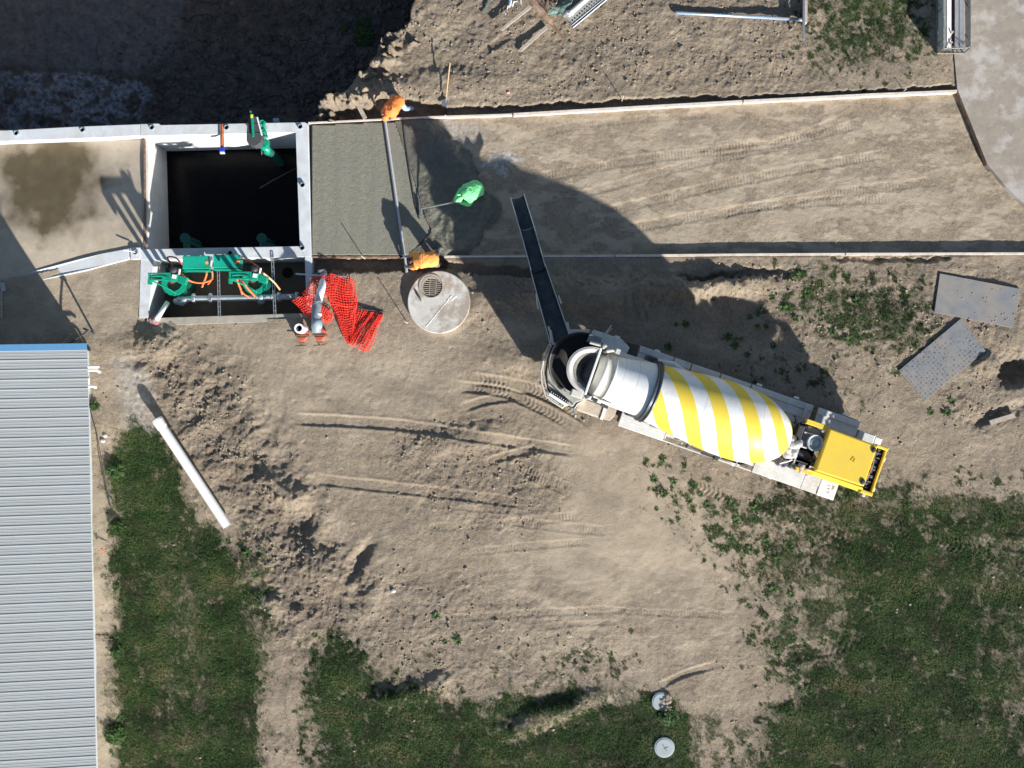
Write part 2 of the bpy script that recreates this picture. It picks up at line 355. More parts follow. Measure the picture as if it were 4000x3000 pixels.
# ruts
RUTS = [([(1140, 1637), (1500, 1655), (1750, 1688), (2050, 1735), (2260, 1765)], 21, .10, 0), ([(1225, 1872), (1560, 1908), (1800, 1935), (2080, 1970)], 20, .085, 0),
        ([(1790, 1600), (1900, 1565), (2060, 1545)], 17, .10, 0), ([(1830, 1478), (1980, 1500), (2140, 1545), (2330, 1660)], 24, .12, 11), ([(1780, 1510), (1960, 1530), (2100, 1590), (2240, 1665)], 20, .10, 11),
        ([(1880, 1812), (2000, 1775), (2120, 1748)], 15, .09, 0), ([(2560, 2690), (2680, 2630), (2820, 2590)], 13, .08, 0), ([(1820, 2160), (2050, 2135), (2330, 2115)], 14, .03, 7),
        ([(1700, 1965), (1900, 1985), (2150, 1990)], 16, .03, 7), ([(1990, 2035), (2200, 2060), (2400, 2075)], 18, .035, 7), ([(1650, 2060), (1900, 2050), (2300, 2010)], 16, .03, 8), ([(2000, 1820), (2120, 1870), (2260, 1930)], 24, .04, 8),
        ([(1030, 1740), (1110, 1850), (1190, 1900)], 38, .07, 15), ([(3500, 1190), (3560, 1330), (3640, 1480)], 30, .05, 9), ([(3780, 1500), (3880, 1580), (3960, 1680)], 40, .06, 9), ([(3560, 1640), (3640, 1720)], 30, .04, 9),
        ([(3900, 2060), (4100, 2080)], 26, .07, 10), ([(3900, 2130), (4100, 2150)], 20, .06, 10), ([(3060, 2560), (3380, 2500)], 34, .06, 16), ([(1480, 2980), (1560, 2880), (1600, 2700)], 30, .04, 9),
        ([(2920, 20), (3150, 30)], 22, .03, 10), ([(2930, 205), (3180, 210)], 18, .03, 9), ([(3300, 2000), (3700, 2120), (4100, 2250)], 30, .03, 12), ([(2700, 1890), (3300, 2100), (3700, 2200)], 24, .03, 12),
        ([(1990, 2750), (2100, 2710)], 10, .05, 0), ([(1700, 2420), (2000, 2400), (2400, 2380)], 14, .015, 7), ([(2350, 2380), (2600, 2395), (2900, 2405)], 12, .03, 7), ([(2000, 2470), (2200, 2440), (2440, 2430)], 10, .03, 0),
        ([(2760, 2140), (2840, 2150)], 16, .03, 8), ([(1830, 1640), (1700, 1720), (1560, 1850)], 26, .03, 9), ([(2020, 115), (1850, 230)], 16, .10, 0)]
BR = [([(2060, 700), (2500, 620), (3000, 560), (3400, 470)], 18, .012, 8), ([(2150, 790), (2700, 640), (3080, 560)], 16, .012, 8), ([(2300, 840), (2900, 700), (3500, 590)], 18, .014, 8), ([(2700, 860), (3200, 760), (3700, 700)], 17, .012, 8),
      ([(2400, 900), (3000, 800), (3500, 770)], 18, .012, 8), ([(1950, 560), (2300, 470)], 16, .010, 8), ([(2250, 480), (2800, 440)], 12, .010, 7), ([(2700, 580), (3100, 530), (3350, 430)], 14, .012, 8)]
for pts, hw, dep, lug in RUTS+BR:
    sp = smooth_pts(pts); sl, D, A, SD, LN = path(sp, hw)
    Dw = D+wx2[sl]*.12
    ends = sm(0, 60, A)*(1-sm(LN-80, LN, A))
    edge = (1-sm(hw-3, hw+4, Dw))*ends
    loc = blur(z, 24)[sl] if dep > .05 else z[sl]
    floor_ = np.minimum(z[sl], loc*.6+z[sl]*.4)-dep*(.38 if dep > .02 else 1.0)
    z[sl] = z[sl]*(1-edge)+floor_*edge
    z[sl] += .12*dep*np.exp(-((Dw-hw-5)/6.0)**2)*ends
    if lug:
        zz = np.abs(SD)/hw
        z[sl] += edge*sm(-.25, .15, gnoise(A/70.0+SD*.02, A*0+hw, 7))*(.009 if dep < .02 else .013)*np.clip(np.sin(2*math.pi*(A+np.abs(SD)*.5*(lug > 9))/lug/1.6)*1.6, -1, 1)*(1-sm(.85, 1, zz))
# sandy drag marks in the lower middle
z += .003*np.sin((PX*.12+PY+wx*2)/7.0)*pmask([(1900, 2150), (2900, 2150), (2950, 2500), (1900, 2450)], 60)
# dark excavated basin in the top-left
BASIN = [(-900, 512), (545, 500), (1205, 492), (1212, 470), (1228, 430), (1262, 395), (1310, 372), (1368, 330), (1420, 275), (1470, 210), (1500, 130), (1590, 90), (1640, -20), (1700, -900), (-900, -900)]
bm0 = inpoly(BASIN, PX+wx2*2.2*(PX > 1216)+fbm(X*2.5, Y*2.5, 3, 180)*28*(PX > 1216), PY+wy2*2.2*(PX > 1216)+fbm(X*2.5, Y*2.5, 3, 190)*22*(PX > 1216))
bmk = blur(bm0.astype(float), 26); bst = inpoly(BASIN, PX, PY)
slope = sm(.5, .95, bmk)
wallside = (PX < 1222)
bas = np.where(wallside, bst.astype(float), slope)
bz = -2.75+fbm(X*.4, Y*.4, 3, 41)*.16+billow(X*1.5, Y*1.5, 3, 43)*.06+sm(900, 1500, PX)*.7
crk = np.abs(gnoise(X*.7+fbm(X*2, Y*2, 2, 47)*.3, Y*1.4, 45)); bz -= .09*(1-sm(0, .035, crk))*(PX > 600)
fadeb = sm(-320, -230, PY)*sm(-320, -230, PX)
z = z*(1-bas)+bz*bas
R_ = random.Random(21); CR = BASIN[3:12]
for k in range(170):
    i = R_.randrange(len(CR)-1); t = R_.random(); (xa, ya), (xb, yb) = CR[i], CR[i+1]; nxv, nyv = (yb-ya), -(xb-xa); L_ = math.hypot(nxv, nyv); off = R_.uniform(-95, 25)
    cx = xa+(xb-xa)*t-nxv/L_*off*-1; cy = ya+(yb-ya)*t-nyv/L_*off*-1; rr = R_.uniform(5, 17); hh = R_.uniform(.15, .4)*rr/24
    j0 = int((cx-gx[0])/ST); i0 = int((cy-gy[0])/ST); kk = int(rr*1.8/ST)+1; sl = (slice(max(0, i0-kk), i0+kk), slice(max(0, j0-kk), j0+kk))
    q_ = np.hypot((PX[sl]+wx2[sl]*.6-cx), (PY[sl]+wy2[sl]*.6-cy)*R_.uniform(.8, 1.4))/rr; z[sl] += hh*np.clip(1-q_*q_, 0, 1)**.7
# pit, channel and pump pit cut-outs (their walls and floors are built below)
TANK = [(540, 505), (1180, 500), (1198, 985), (550, 990)]
PUMP = [(575, 995), (1205, 990), (1212, 1240), (565, 1250)]
CHAN = [(-900, 528), (560, 505), (560, 985), (300, 1030), (20, 1092), (-900, 1290)]
for poly, dz in ((CHAN, -1.0), (TANK, -4.2), (PUMP, -2.2)):
    mk = inpoly(poly, PX, PY); z = np.where(mk, dz, z)
z = np.where(inpoly([(1203, 482), (1680, 462), (1740, 1000), (1216, 1003)], PX, PY), -.28, z)     # under the new slab
z = z*sm(-320, -250, PX)*(1-sm(4250, 4320, PX))*sm(-320, -250, PY)*(1-sm(3250, 3320, PY))
for poly, dz in (([(3690, -420), (3722, 160), (3748, 350), (3864, 640), (3938, 730), (4420, 1180), (4420, -420)], -.12), ([(3660, 1055), (4000, 1118), (3968, 1295), (3636, 1232)], 0), ([(3498, 1447), (3757, 1228), (3865, 1370), (3612, 1582)], 0), ([(1594, 1060), (1834, 1060), (1834, 1300), (1594, 1300)], 9)):
    mk = blur(inpoly(poly, PX, PY).astype(float), 5)
    if dz == 9: dz = .05; mk = blur((np.hypot(PX-1714, PY-1180) < 130).astype(float), 8)
    z = z*(1-mk)+dz*mk
z = z.astype(float)
def gz(px, py):
    j = int(round((px-gx[0])/ST)); i = int(round((py-gy[0])/ST)); return float(z[max(0, min(ny-1, i)), max(0, min(nx-1, j))])
# --- material masks
GRASS = np.zeros(PX.shape)
def gpoly(poly, dens, soft=25, warp=2.2, thr=.0, ns=3.0):
    global GRASS
    m = pmask(poly, soft*1.3, warp); n = .42*fbm(X*ns*.55, Y*ns*.55, 4, 90, .65)+.20*gnoise(X*6, Y*6, 93)+.14*gnoise(X*12, Y*12, 94)
    q = m*(1.15-.78*thr)-.30*(1-dens)+n*(.55+1.1*thr)+.22*(m-1)*(m > .05)*0
    GRASS = np.maximum(GRASS, sm(.40, .62, q)*(.45+.55*dens)*sm(.02, .2, m))
gpoly([(500, 1690), (560, 1660), (625, 1680), (690, 1850), (720, 2010), (840, 2090), (950, 2230), (960, 2400), (1030, 2600), (1000, 2900), (1010, 3400), (520, 3400), (445, 2900), (450, 2500), (440, 2100), (430, 1800)], 1.0, 26, 1.6, .36)
gpoly([(1190, 2500), (1400, 2480), (1460, 2640), (1800, 2720), (2100, 2860), (2250, 3400), (1300, 3400), (1190, 2800)], 1.0, 44, 3.2, .44, 3.5)
gpoly([(2050, 2850), (2350, 2760), (2560, 2700), (2680, 2760), (2700, 2950), (2900, 3400), (2200, 3400)], .9, 30, 2.2, .22, 4)
gpoly([(1900, 2720), (2250, 2670), (2270, 2780), (2100, 2800), (1950, 2800)], .7, 15, 1.5, .4)
gpoly([(3250, 2030), (3700, 1950), (3880, 2150), (3930, 2800), (4400, 3400), (2800, 3400), (2960, 2900), (3150, 2650), (3300, 2450), (3250, 2250)], 1.0, 75, 3.5, .40, 3.0)
gpoly([(2950, 2000), (3350, 1990), (3300, 2700), (3000, 2750), (2900, 2500), (3000, 2250)], .42, 60, 3, .62, 2.6)
gpoly([(3000, 1900), (3500, 1880), (3700, 2000), (3300, 2080), (2950, 2050), (2900, 1950)], .7, 40, 3, .5, 4)
gpoly([(2500, 1760), (2900, 1950), (3250, 2050), (3300, 2300), (2950, 2350), (2600, 2000)], .5, 60, 3, .66, 4)
gpoly([(3060, 1030), (3600, 1050), (3680, 1200), (3600, 1420), (3350, 1400), (3000, 1220)], .62, 60, 3.5, .60, 4.5)
gpoly([(3140, -300), (3660, -300), (3640, 240), (3400, 330), (3120, 260)], .60, 60, 3.5, .56, 4.5)
gpoly([(3400, 1850), (4400, 1900), (4400, 3300), (3850, 2900), (3700, 2100)], .55, 60, 3, .45, 3)
gpoly([(3000, 1350), (3300, 1400), (3400, 1600), (3000, 1550), (2700, 1250)], .2, 50, 3, .8, 4)
gpoly([(1420, 2480), (1560, 2500), (1900, 2580), (2500, 2480), (2500, 2700), (1800, 2680)], .25, 40, 3, .72, 4)
gpoly([(900, 2050), (1040, 2120), (1080, 2500), (960, 2500)], .5, 20, 2, .55, 5)
gpoly([(1355, -50), (1425, -50), (1420, 85), (1360, 85)], 1.0, 8, .5, .1, 5)
gb = blur(GRASS, 55); gn = fbm(X*2.2, Y*2.2, 4, 400, .65)+.3*gnoise(X*9, Y*9, 405)
GRASS = np.maximum(GRASS, .42*sm(.10, .60, gb+.28*gn)*(gb > .03))
mid = pmask([(600, 2080), (700, 2050), (790, 2300), (820, 2700), (800, 3100), (640, 3100), (600, 2600)], 35, 2)
GRASS *= 1-.42*mid*sm(-.25, .25, gn)
GRASS = np.maximum(GRASS, .45*pmask([(2690, 2780), (2850, 2800), (3000, 2880), (3050, 3100), (2650, 3100)], 30, 2.5)*sm(-.1, .3, gn))
GRASS *= .74+.26*sm(-.35, .15, fbm(X*.9, Y*.9, 4, 410, .6))
GRASS *= (1-bed)
GRASS = np.where(inpoly([(345, 1340), (0, 1340), (0, 3400), (385, 3400)], PX, PY), 0, GRASS)
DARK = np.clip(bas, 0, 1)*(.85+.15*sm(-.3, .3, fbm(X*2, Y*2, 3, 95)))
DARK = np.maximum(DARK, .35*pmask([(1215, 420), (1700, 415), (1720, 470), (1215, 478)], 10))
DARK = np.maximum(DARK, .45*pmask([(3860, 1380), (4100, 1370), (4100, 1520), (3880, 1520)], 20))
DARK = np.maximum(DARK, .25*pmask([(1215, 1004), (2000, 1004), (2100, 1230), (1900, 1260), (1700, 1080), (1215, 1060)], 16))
SLAB = pmask([(-400, 170), (150, 180), (300, 205), (480, 240), (500, 290), (430, 340), (470, 400), (520, 500), (-400, 520)], 4, 1.2)*sm(-.25, .12, fbm(X*1.6, Y*1.6, 4, 97)+.12)*bas
SLAB = np.maximum(SLAB, pmask([(-400, -400), (640, -400), (600, 120), (400, 190), (-400, 130)], 10, 1)*.35*bas)
PALE = np.clip(smoothm*.9+.5*sm(.1, .6, fbm(X*.8, Y*.8, 3, 99)), 0, 1)*(1-bas)
PALE = np.maximum(PALE, pmask([(1300, 480), (1300, 520), (4400, 900), (4400, 600), (3730, 360)], 10, 0)*.0+bed*(.05+.95*sm(-.02, .22, fbm(X*.7, Y*1.6, 5, 101, .6))))
PALE = np.maximum(PALE, .95*pmask([(2950, 800), (3400, 720), (3800, 780), (3850, 860), (3300, 880), (3000, 870)], 25, 2)*sm(-.3, .3, fbm(X*1.5, Y*4, 3, 240)))
PALE = np.maximum(PALE, .9*pmask([(2150, 1690), (2500, 1700), (2900, 2100), (2900, 2500), (2700, 2750), (2000, 2600), (1900, 2300), (2250, 1950)], 70, 2)*sm(-.4, .3, fbm(X*.9, Y*1.6, 4, 250)))
BROWN = np.clip(rough*1.1*sm(-.12, .25, fbm(X*.55, Y*.7, 5, 300, .62))+left*.8*sm(-.1, .3, fbm(X*.9, Y*.9, 4, 310, .6)), 0, 1)*(1-bed)
BROWN = np.maximum(BROWN, .55*(1-bed)*sm(.05, .4, fbm(X*.45, Y*.9, 5, 320, .6)))
GREYP = .9*pmask([(2060, 615), (1975, 590), (1925, 600), (1870, 640), (1890, 655), (1930, 650), (1945, 680), (1980, 690), (1990, 640)], 4, .5)
GREYP = np.maximum(GREYP, .6*pmask([(440, 1400), (540, 1380), (600, 1560), (615, 1700), (520, 1720), (470, 1560)], 18))
GREYP = np.maximum(GREYP, .5*pmask([(1380, 460), (1560, 560), (1780, 600), (1950, 500), (1750, 460)], 14)*bed)
def ground_mesh():
    co = np.empty((ny*nx, 3)); co[:, 0] = X.ravel(); co[:, 1] = Y.ravel(); co[:, 2] = z.ravel()
    idx = np.arange(ny*nx).reshape(ny, nx)
    a = idx[:-1, :-1].ravel(); b = idx[:-1, 1:].ravel(); c = idx[1:, 1:].ravel(); d = idx[1:, :-1].ravel()
    F = np.stack([a, d, c, b], 1)
    x0, x1, y1, y0 = X[0, 0], X[0, -1], Y[0, 0], Y[-1, 0]; B = 600.0
    ex = np.array([[-B, B, 0], [x0, B, 0], [x1, B, 0], [B, B, 0], [-B, y1, 0], [x0, y1, 0], [x1, y1, 0], [B, y1, 0],
                   [-B, y0, 0], [x0, y0, 0], [x1, y0, 0], [B, y0, 0], [-B, -B, 0], [x0, -B, 0], [x1, -B, 0], [B, -B, 0]])
    nb = ny*nx; ef = [(r*4+c_, (r+1)*4+c_, (r+1)*4+c_+1, r*4+c_+1) for r in range(3) for c_ in range(3) if not (r == 1 and c_ == 1)]
    co = np.vstack([co, ex]); F = np.vstack([F, np.array(ef)+nb])
    me = bpy.data.meshes.new('ground'); me.vertices.add(len(co)); me.vertices.foreach_set('co', co.ravel())
    me.loops.add(F.size); me.loops.foreach_set('vertex_index', F.ravel().astype(np.int32))
    me.polygons.add(len(F)); me.polygons.foreach_set('loop_start', np.arange(0, F.size, 4, dtype=np.int32))
    me.polygons.foreach_set('use_smooth', np.ones(len(F), bool)); me.update(calc_edges=True)
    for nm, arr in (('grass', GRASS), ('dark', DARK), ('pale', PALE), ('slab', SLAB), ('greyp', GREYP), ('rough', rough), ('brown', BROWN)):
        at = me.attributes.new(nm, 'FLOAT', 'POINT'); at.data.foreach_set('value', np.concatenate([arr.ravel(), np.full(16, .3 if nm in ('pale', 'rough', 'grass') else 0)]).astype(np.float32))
    return me
def ground_mat():
    m = bpy.data.materials.new('soil'); m.use_nodes = True; N = m.node_tree.nodes; L = m.node_tree.links; b = N['Principled BSDF']
    b.inputs['Roughness'].default_value = .95; b.inputs['Specular IOR Level'].default_value = .15
    tc = N.new('ShaderNodeTexCoord')
    def noise(s, d=8, r=.6, dist=0):
        n = N.new('ShaderNodeTexNoise'); n.inputs['Scale'].default_value = s; n.inputs['Detail'].default_value = d; n.inputs['Roughness'].default_value = r
        n.inputs['Distortion'].default_value = dist; L.new(tc.outputs['Object'], n.inputs[0]); return n.outputs[0]
    def rng_(v, a, c, lo=0., hi=1.):
        r = N.new('ShaderNodeMapRange'); r.inputs[1].default_value = a; r.inputs[2].default_value = c; r.inputs[3].default_value = lo; r.inputs[4].default_value = hi
        L.new(v, r.inputs[0]); return r.outputs[0]
    def mix(f, A, B):
        x = N.new('ShaderNodeMix'); x.data_type = 'RGBA'
        if isinstance(f, float): x.inputs[0].default_value = f
        else: L.new(f, x.inputs[0])
        for s_, q in ((6, A), (7, B)):
            if isinstance(q, tuple): x.inputs[s_].default_value = (*q, 1)
            else: L.new(q, x.inputs[s_])
        return x.outputs[2]
    def mul(a, c):
        x = N.new('ShaderNodeMath'); x.operation = 'MULTIPLY'; L.new(a, x.inputs[0])
        if isinstance(c, float): x.inputs[1].default_value = c
        else: L.new(c, x.inputs[1])
        return x.outputs[0]
    def att(n): a = N.new('ShaderNodeAttribute'); a.attribute_name = n; return a.outputs['Fac']
    c = mix(rng_(noise(1.3, 10, .65), .35, .65), (.285, .228, .160), (.39, .318, .228))
    c = mix(rng_(noise(10, 9, .8), .47, .62, 0, .8), c, (.16, .128, .095))
    c = mix(rng_(noise(4.1, 10, .82, .3), .49, .64, 0, .65), c, (.255, .222, .212))
    c = mix(rng_(noise(23, 6, .8), .53, .66, 0, .75), c, (.56, .47, .36))
    c = mix(rng_(noise(31, 4, .8), .56, .66, 0, .55), c, (.12, .095, .08))
    c = mix(mul(att('pale'), .85), c, mix(rng_(noise(2.2, 9, .6), .3, .7), (.39, .322, .240), (.49, .412, .315)))
    c = mix(mul(att('greyp'), .85), c, mix(rng_(noise(7), .4, .6), (.56, .55, .53), (.27, .25, .23)))
    brn = mul(att('brown'), rng_(noise(3.1, 10, .78, .4), .34, .56, .25, 1.0))
    c = mix(mul(brn, .80), c, mix(rng_(noise(15, 6, .75), .4, .6), (.275, .222, .168), (.170, .138, .105)))
    c = mix(mul(brn, rng_(noise(7, 8, .8), .52, .64, 0, .7)), c, (.30, .268, .268))
    gr = rng_(mul(att('grass'), rng_(noise(7, 9, .75), .30, .5)), .0, .72)
    c = mix(gr, c, mix(rng_(noise(2.2, 8, .7), .42, .6), (.028, .042, .014), (.085, .07, .042)))
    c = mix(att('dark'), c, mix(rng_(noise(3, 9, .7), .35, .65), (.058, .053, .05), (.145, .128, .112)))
    c = mix(att('slab'), c, mix(rng_(noise(6, 8, .75), .4, .62), (.34, .35, .38), (.09, .088, .09)))
    L.new(c, b.inputs['Base Color'])
    bp = N.new('ShaderNodeBump'); bp.inputs['Strength'].default_value = .85; bp.inputs['Distance'].default_value = .035; L.new(noise(24, 10, .78), bp.inputs['Height'])
    bp2 = N.new('ShaderNodeBump'); bp2.inputs['Distance'].default_value = .05
    L.new(mul(att('rough'), 1.5), bp2.inputs['Strength']); L.new(noise(12, 8, .72, .6), bp2.inputs['Height']); L.new(bp.outputs[0], bp2.inputs['Normal'])
    L.new(bp2.outputs[0], b.inputs['Normal'])
    return m
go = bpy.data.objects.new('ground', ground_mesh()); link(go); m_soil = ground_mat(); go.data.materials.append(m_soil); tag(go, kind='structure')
# ------------------------------------------------------------------ grass, weeds, loose clods
def grass_mat(name, c0, c1, c2):
    m = bpy.data.materials.new(name); m.use_nodes = True; N = m.node_tree.nodes; L = m.node_tree.links; b = N['Principled BSDF']
    b.inputs['Roughness'].default_value = .7; b.inputs['Specular IOR Level'].default_value = .2
    a = N.new('ShaderNodeAttribute'); a.attribute_name = 'tint'; r = N.new('ShaderNodeValToRGB'); e = r.color_ramp.elements
    e[0].color = (*c0, 1); e[1].color = (*c2, 1); e[0].position = 0; e[1].position = 1; q = e.new(.55); q.color = (*c1, 1)
    L.new(a.outputs['Fac'], r.inputs[0]); L.new(r.outputs[0], b.inputs['Base Color']); return m
m_grass = grass_mat('grass_blades', (.015, .036, .010), (.046, .104, .025), (.16, .15, .065))
m_weed = grass_mat('weed_leaves', (.022, .044, .014), (.038, .082, .022), (.08, .13, .04))
def blades(n, dens, seed, lmin, lmax, wd, name, mat):
    R = np.random.RandomState(seed); p = (dens*((PX > -150) & (PX < 4150) & (PY > -150) & (PY < 3150))).ravel(); p = p/p.sum()
    k = R.choice(len(p), n, p=p); x = X.ravel()[k]+(R.rand(n)-.5)*ST/S; y = Y.ravel()[k]+(R.rand(n)-.5)*ST/S; zz = z.ravel()[k]-.005
    th = R.rand(n)*2*np.pi; ln = lmin+(lmax-lmin)*R.rand(n); el = .35+.9*R.rand(n); w_ = wd*(.6+.8*R.rand(n))
    clump = fbm(x*1.0, y*1.0, 5, 120); ln = ln*(1+.5*clump)
    d = np.stack([np.cos(th)*np.cos(el), np.sin(th)*np.cos(el), np.sin(el)], 1); s_ = np.stack([-np.sin(th), np.cos(th), 0*th], 1)
    base = np.stack([x, y, zz], 1); mid = base+d*(ln*.55)[:, None]; tip = base+d*ln[:, None]; tip[:, 2] -= ln*.35
    V = np.empty((n, 5, 3)); V[:, 0] = base-s_*(w_*.4)[:, None]; V[:, 1] = base+s_*(w_*.4)[:, None]; V[:, 2] = mid+s_*(w_*.5)[:, None]; V[:, 3] = mid-s_*(w_*.5)[:, None]; V[:, 4] = tip
    b_ = np.arange(n)*5; q = np.stack([b_, b_+1, b_+2, b_+3], 1); t = np.stack([b_+3, b_+2, b_+4], 1)
    me = bpy.data.meshes.new(name); me.vertices.add(n*5); me.vertices.foreach_set('co', V.ravel())
    loops = np.concatenate([q.ravel(), t.ravel()]).astype(np.int32); me.loops.add(len(loops)); me.loops.foreach_set('vertex_index', loops)
    me.polygons.add(2*n); me.polygons.foreach_set('loop_start', np.concatenate([np.arange(n)*4, 4*n+np.arange(n)*3]).astype(np.int32)); me.update(calc_edges=True)
    tint = np.clip(.36+.40*clump+.45*fbm(x*.35, y*.9, 3, 133)+(R.rand(n)-.5)*.5, 0, 1); at = me.attributes.new('tint', 'FLOAT', 'POINT'); at.data.foreach_set('value', np.repeat(tint, 5).astype(np.float32))
    me.materials.append(mat); o = bpy.data.objects.new(name, me); link(o); return o
g = blades(430000, GRASS**1.1, 5, .04, .10, .012, 'grass', m_grass)
tag(g, 'short dark green grass growing over the bare soil around the building and the truck', 'grass', kind='stuff')
def clods(n, wmap, seed, r0, r1, name, mat):
    R = np.random.RandomState(seed); p = (np.clip(wmap, 0, 1)*((PX > -100) & (PX < 4100) & (PY > -100) & (PY < 3100))).ravel(); p = p/p.sum()
    bm = bmesh.new(); bmesh.ops.create_icosphere(bm, subdivisions=1, radius=1); bv = np.array([v.co[:] for v in bm.verts]); bf = np.array([[v.index for v in f.verts] for f in bm.faces]); bm.free()
    k = R.choice(len(p), n, p=p); m = len(bv)
    r = r0+(r1-r0)*R.rand(n)**4; V = bv[None]*(1+.55*(R.rand(n, m, 1)-.5))*(.65+.7*R.rand(n, 1, 3)); V[:, :, 2] *= .75
    V = V*r[:, None, None]; V[:, :, 0] += (X.ravel()[k]+(R.rand(n)-.5)*.03)[:, None]; V[:, :, 1] += (Y.ravel()[k]+(R.rand(n)-.5)*.03)[:, None]; V[:, :, 2] += (z.ravel()[k]+r*.25)[:, None]
    F = (bf[None]+(np.arange(n)*m)[:, None, None]).reshape(-1, 3)
    me = bpy.data.meshes.new(name); me.vertices.add(n*m); me.vertices.foreach_set('co', V.ravel()); me.loops.add(F.size); me.loops.foreach_set('vertex_index', F.ravel().astype(np.int32))
    me.polygons.add(len(F)); me.polygons.foreach_set('loop_start', np.arange(0, F.size, 3, dtype=np.int32)); me.update(calc_edges=True); me.materials.append(mat)
    return link(bpy.data.objects.new(name, me))
m_clod = M_('dry_soil_clods', (.30, .243, .18), .95, var=.35, scale=3, bump=.4, dirt=(.22, .185, .16), dirt_amt=.8, dscale=4)
m_clodd = M_('dark_soil_clods', (.10, .088, .078), .95, var=.4, scale=3)
o = clods(8000, np.clip(blur(rough, 50)-.22, 0, 1)**1.3*sm(-.35, .4, fbm(X*.8, Y*.8, 3, 170))*(1-np.clip(bas, 0, 1))*(1-GRASS)*(1-bed), 8, .006, .05, 'soil_clods', m_clod); tag(o, 'loose dry crumbs and clods of tan soil lying over the dug ground', 'soil', kind='stuff')
o = clods(3500, np.clip(bas, 0, 1)*(z < -.5)*(1-.6*SLAB)*sm(200, 900, PX+PY), 9, .02, .10, 'wet_soil_clods', m_clodd); tag(o, 'dark damp clods of soil lying in the excavated basin', 'soil', kind='stuff')
def weed(px, py, r, mesh_src=None, i=0):
    if mesh_src is None:
        R = random.Random(i); mb = MB(); tints = []
        for k in range(13):
            a = 2*math.pi*k/13+R.uniform(-.25, .25); L = R.uniform(.6, 1.0); wd = R.uniform(.12, .2)*L; lift = R.uniform(.2, .65)
            pts = []
            for t in (0, .35, .7, 1.0):
                hw = wd*math.sin(math.pi*min(.97, t*.85+.1)); c = Vector((math.cos(a)*L*t, math.sin(a)*L*t, lift*math.sin(t*2.2)*.6)); s_ = Vector((-math.sin(a), math.cos(a), 0))
                pts += [c-s_*hw, c+s_*hw]
            mb.add(pts, [(0, 1, 3, 2), (2, 3, 5, 4), (4, 5, 7, 6)]); tints += [R.random()]*8
        o = mb.build('weed', m_weed, None); at = o.data.attributes.new('tint', 'FLOAT', 'POINT'); at.data.foreach_set('value', tints)
    else:
        o = bpy.data.objects.new('weed', mesh_src); link(o)
    o.location = (*W(px, py)[:2], gz(px, py)); o.scale = (r, r, r*.8); o.rotation_euler = (0, 0, random.uniform(0, 6.28))
    
    if px < 500: a_, g_ = 'low green weed rosette on the bare strip beside the metal roof', 'weeds beside the metal roof'
    elif px < 1100: a_, g_ = 'low green weed rosette on the bare path right of the left grass patch', 'weeds right of the left grass patch'
    elif py < 100: a_, g_ = 'tiny green weed on the bank at the top edge', 'weed on the bank'
    elif px < 2400: a_, g_ = 'low green weed rosette alone on bare soil in the lower middle', 'weeds in the lower middle'
    elif px < 2700 and py > 2700: a_, g_ = 'small green weed beside the pale round lids', 'weeds beside the lids'
    elif px > 3600: a_, g_ = 'small green weed below the patterned tread plate', 'weeds below the tread plate'
    elif py < 1600 and px < 3060 or py > 1450 and py < 1600: a_, g_ = 'dark green weed rosette growing in the shadow of the mixer truck', 'weeds in the truck shadow'
    elif py < 1600: a_, g_ = 'green weed rosette in the rough soil between the long form board and the truck shadow', 'weeds north of the truck'
    elif py < 2060: a_, g_ = 'star-shaped green weed rosette in bare sand just below the mixer truck', 'weeds below the mixer truck'
    else: a_, g_ = 'green weed rosette at the ragged left edge of the big right-hand grass area', 'weeds at the edge of the right-hand grass'
    tag(o, a_, 'weed', g_); return o
WEEDS = []
proto = [weed(2588, 1790, .17, None, 1), weed(2555, 1872, .17, None, 2), weed(2630, 1882, .15, None, 3), weed(2590, 1932, .16, None, 4)]
fixed = [(2565, 1990), (2645, 1960), (2650, 2022), (2690, 1950), (2700, 1900), (2740, 1935), (2765, 1970), (2790, 1985), (2800, 1950), (2860, 1965), (2825, 2080), (2850, 2105), (2825, 2135), (2880, 2030), (2925, 2145), (2950, 1985), (2975, 1950), (2990, 2110), (3030, 1950),
         (2870, 2030), (2960, 2030), (3080, 2125), (3090, 2135), (3040, 2180), (2980, 2220), (3050, 2310), (3020, 2300), (3090, 2320), (3100, 2420), (2930, 2370), (3070, 2440), (3050, 2500), (3130, 2630), (3100, 2500), (3030, 2530), (3130, 2700), (3160, 2690), (3020, 2870), (3040, 2560),
         (1735, 2505), (1790, 2480), (1792, 2505), (1700, 2400), (1235, 2480), (900, 2120), (960, 2160), (1010, 2140), (1000, 2250), (1010, 2350), (3130, 1075), (3290, 1070), (3350, 1170), (3250, 1290), (3320, 1330), (3080, 1200), (3110, 1240), (3010, 1160), (3150, 1140), (3170, 1500), (3140, 1350), (3110, 1245),
         (2930, 1235), (2960, 1230), (2965, 1270), (2990, 1275), (2640, 1265), (2680, 1270), (2870, 1345), (3020, 1350), (2920, 1385), (2840, 1310), (2610, 1350), (2790, 1170), (3060, 1200), (3210, 1220), (3360, 1240), (3700, 1610), (3640, 1610), (3720, 1570), (3680, 1610), (2200, 2600), (2540, 2760), (2620, 2800), (1310, 30), (470, 1760), (460, 2870), (480, 2800), (440, 2930), (465, 2050), (455, 2300), (475, 1800), (460, 2500)]
for i, (a, b) in enumerate(fixed): weed(a+random.uniform(-6, 6), b+random.uniform(-6, 6), random.uniform(.09, .2), proto[i % 4].data)
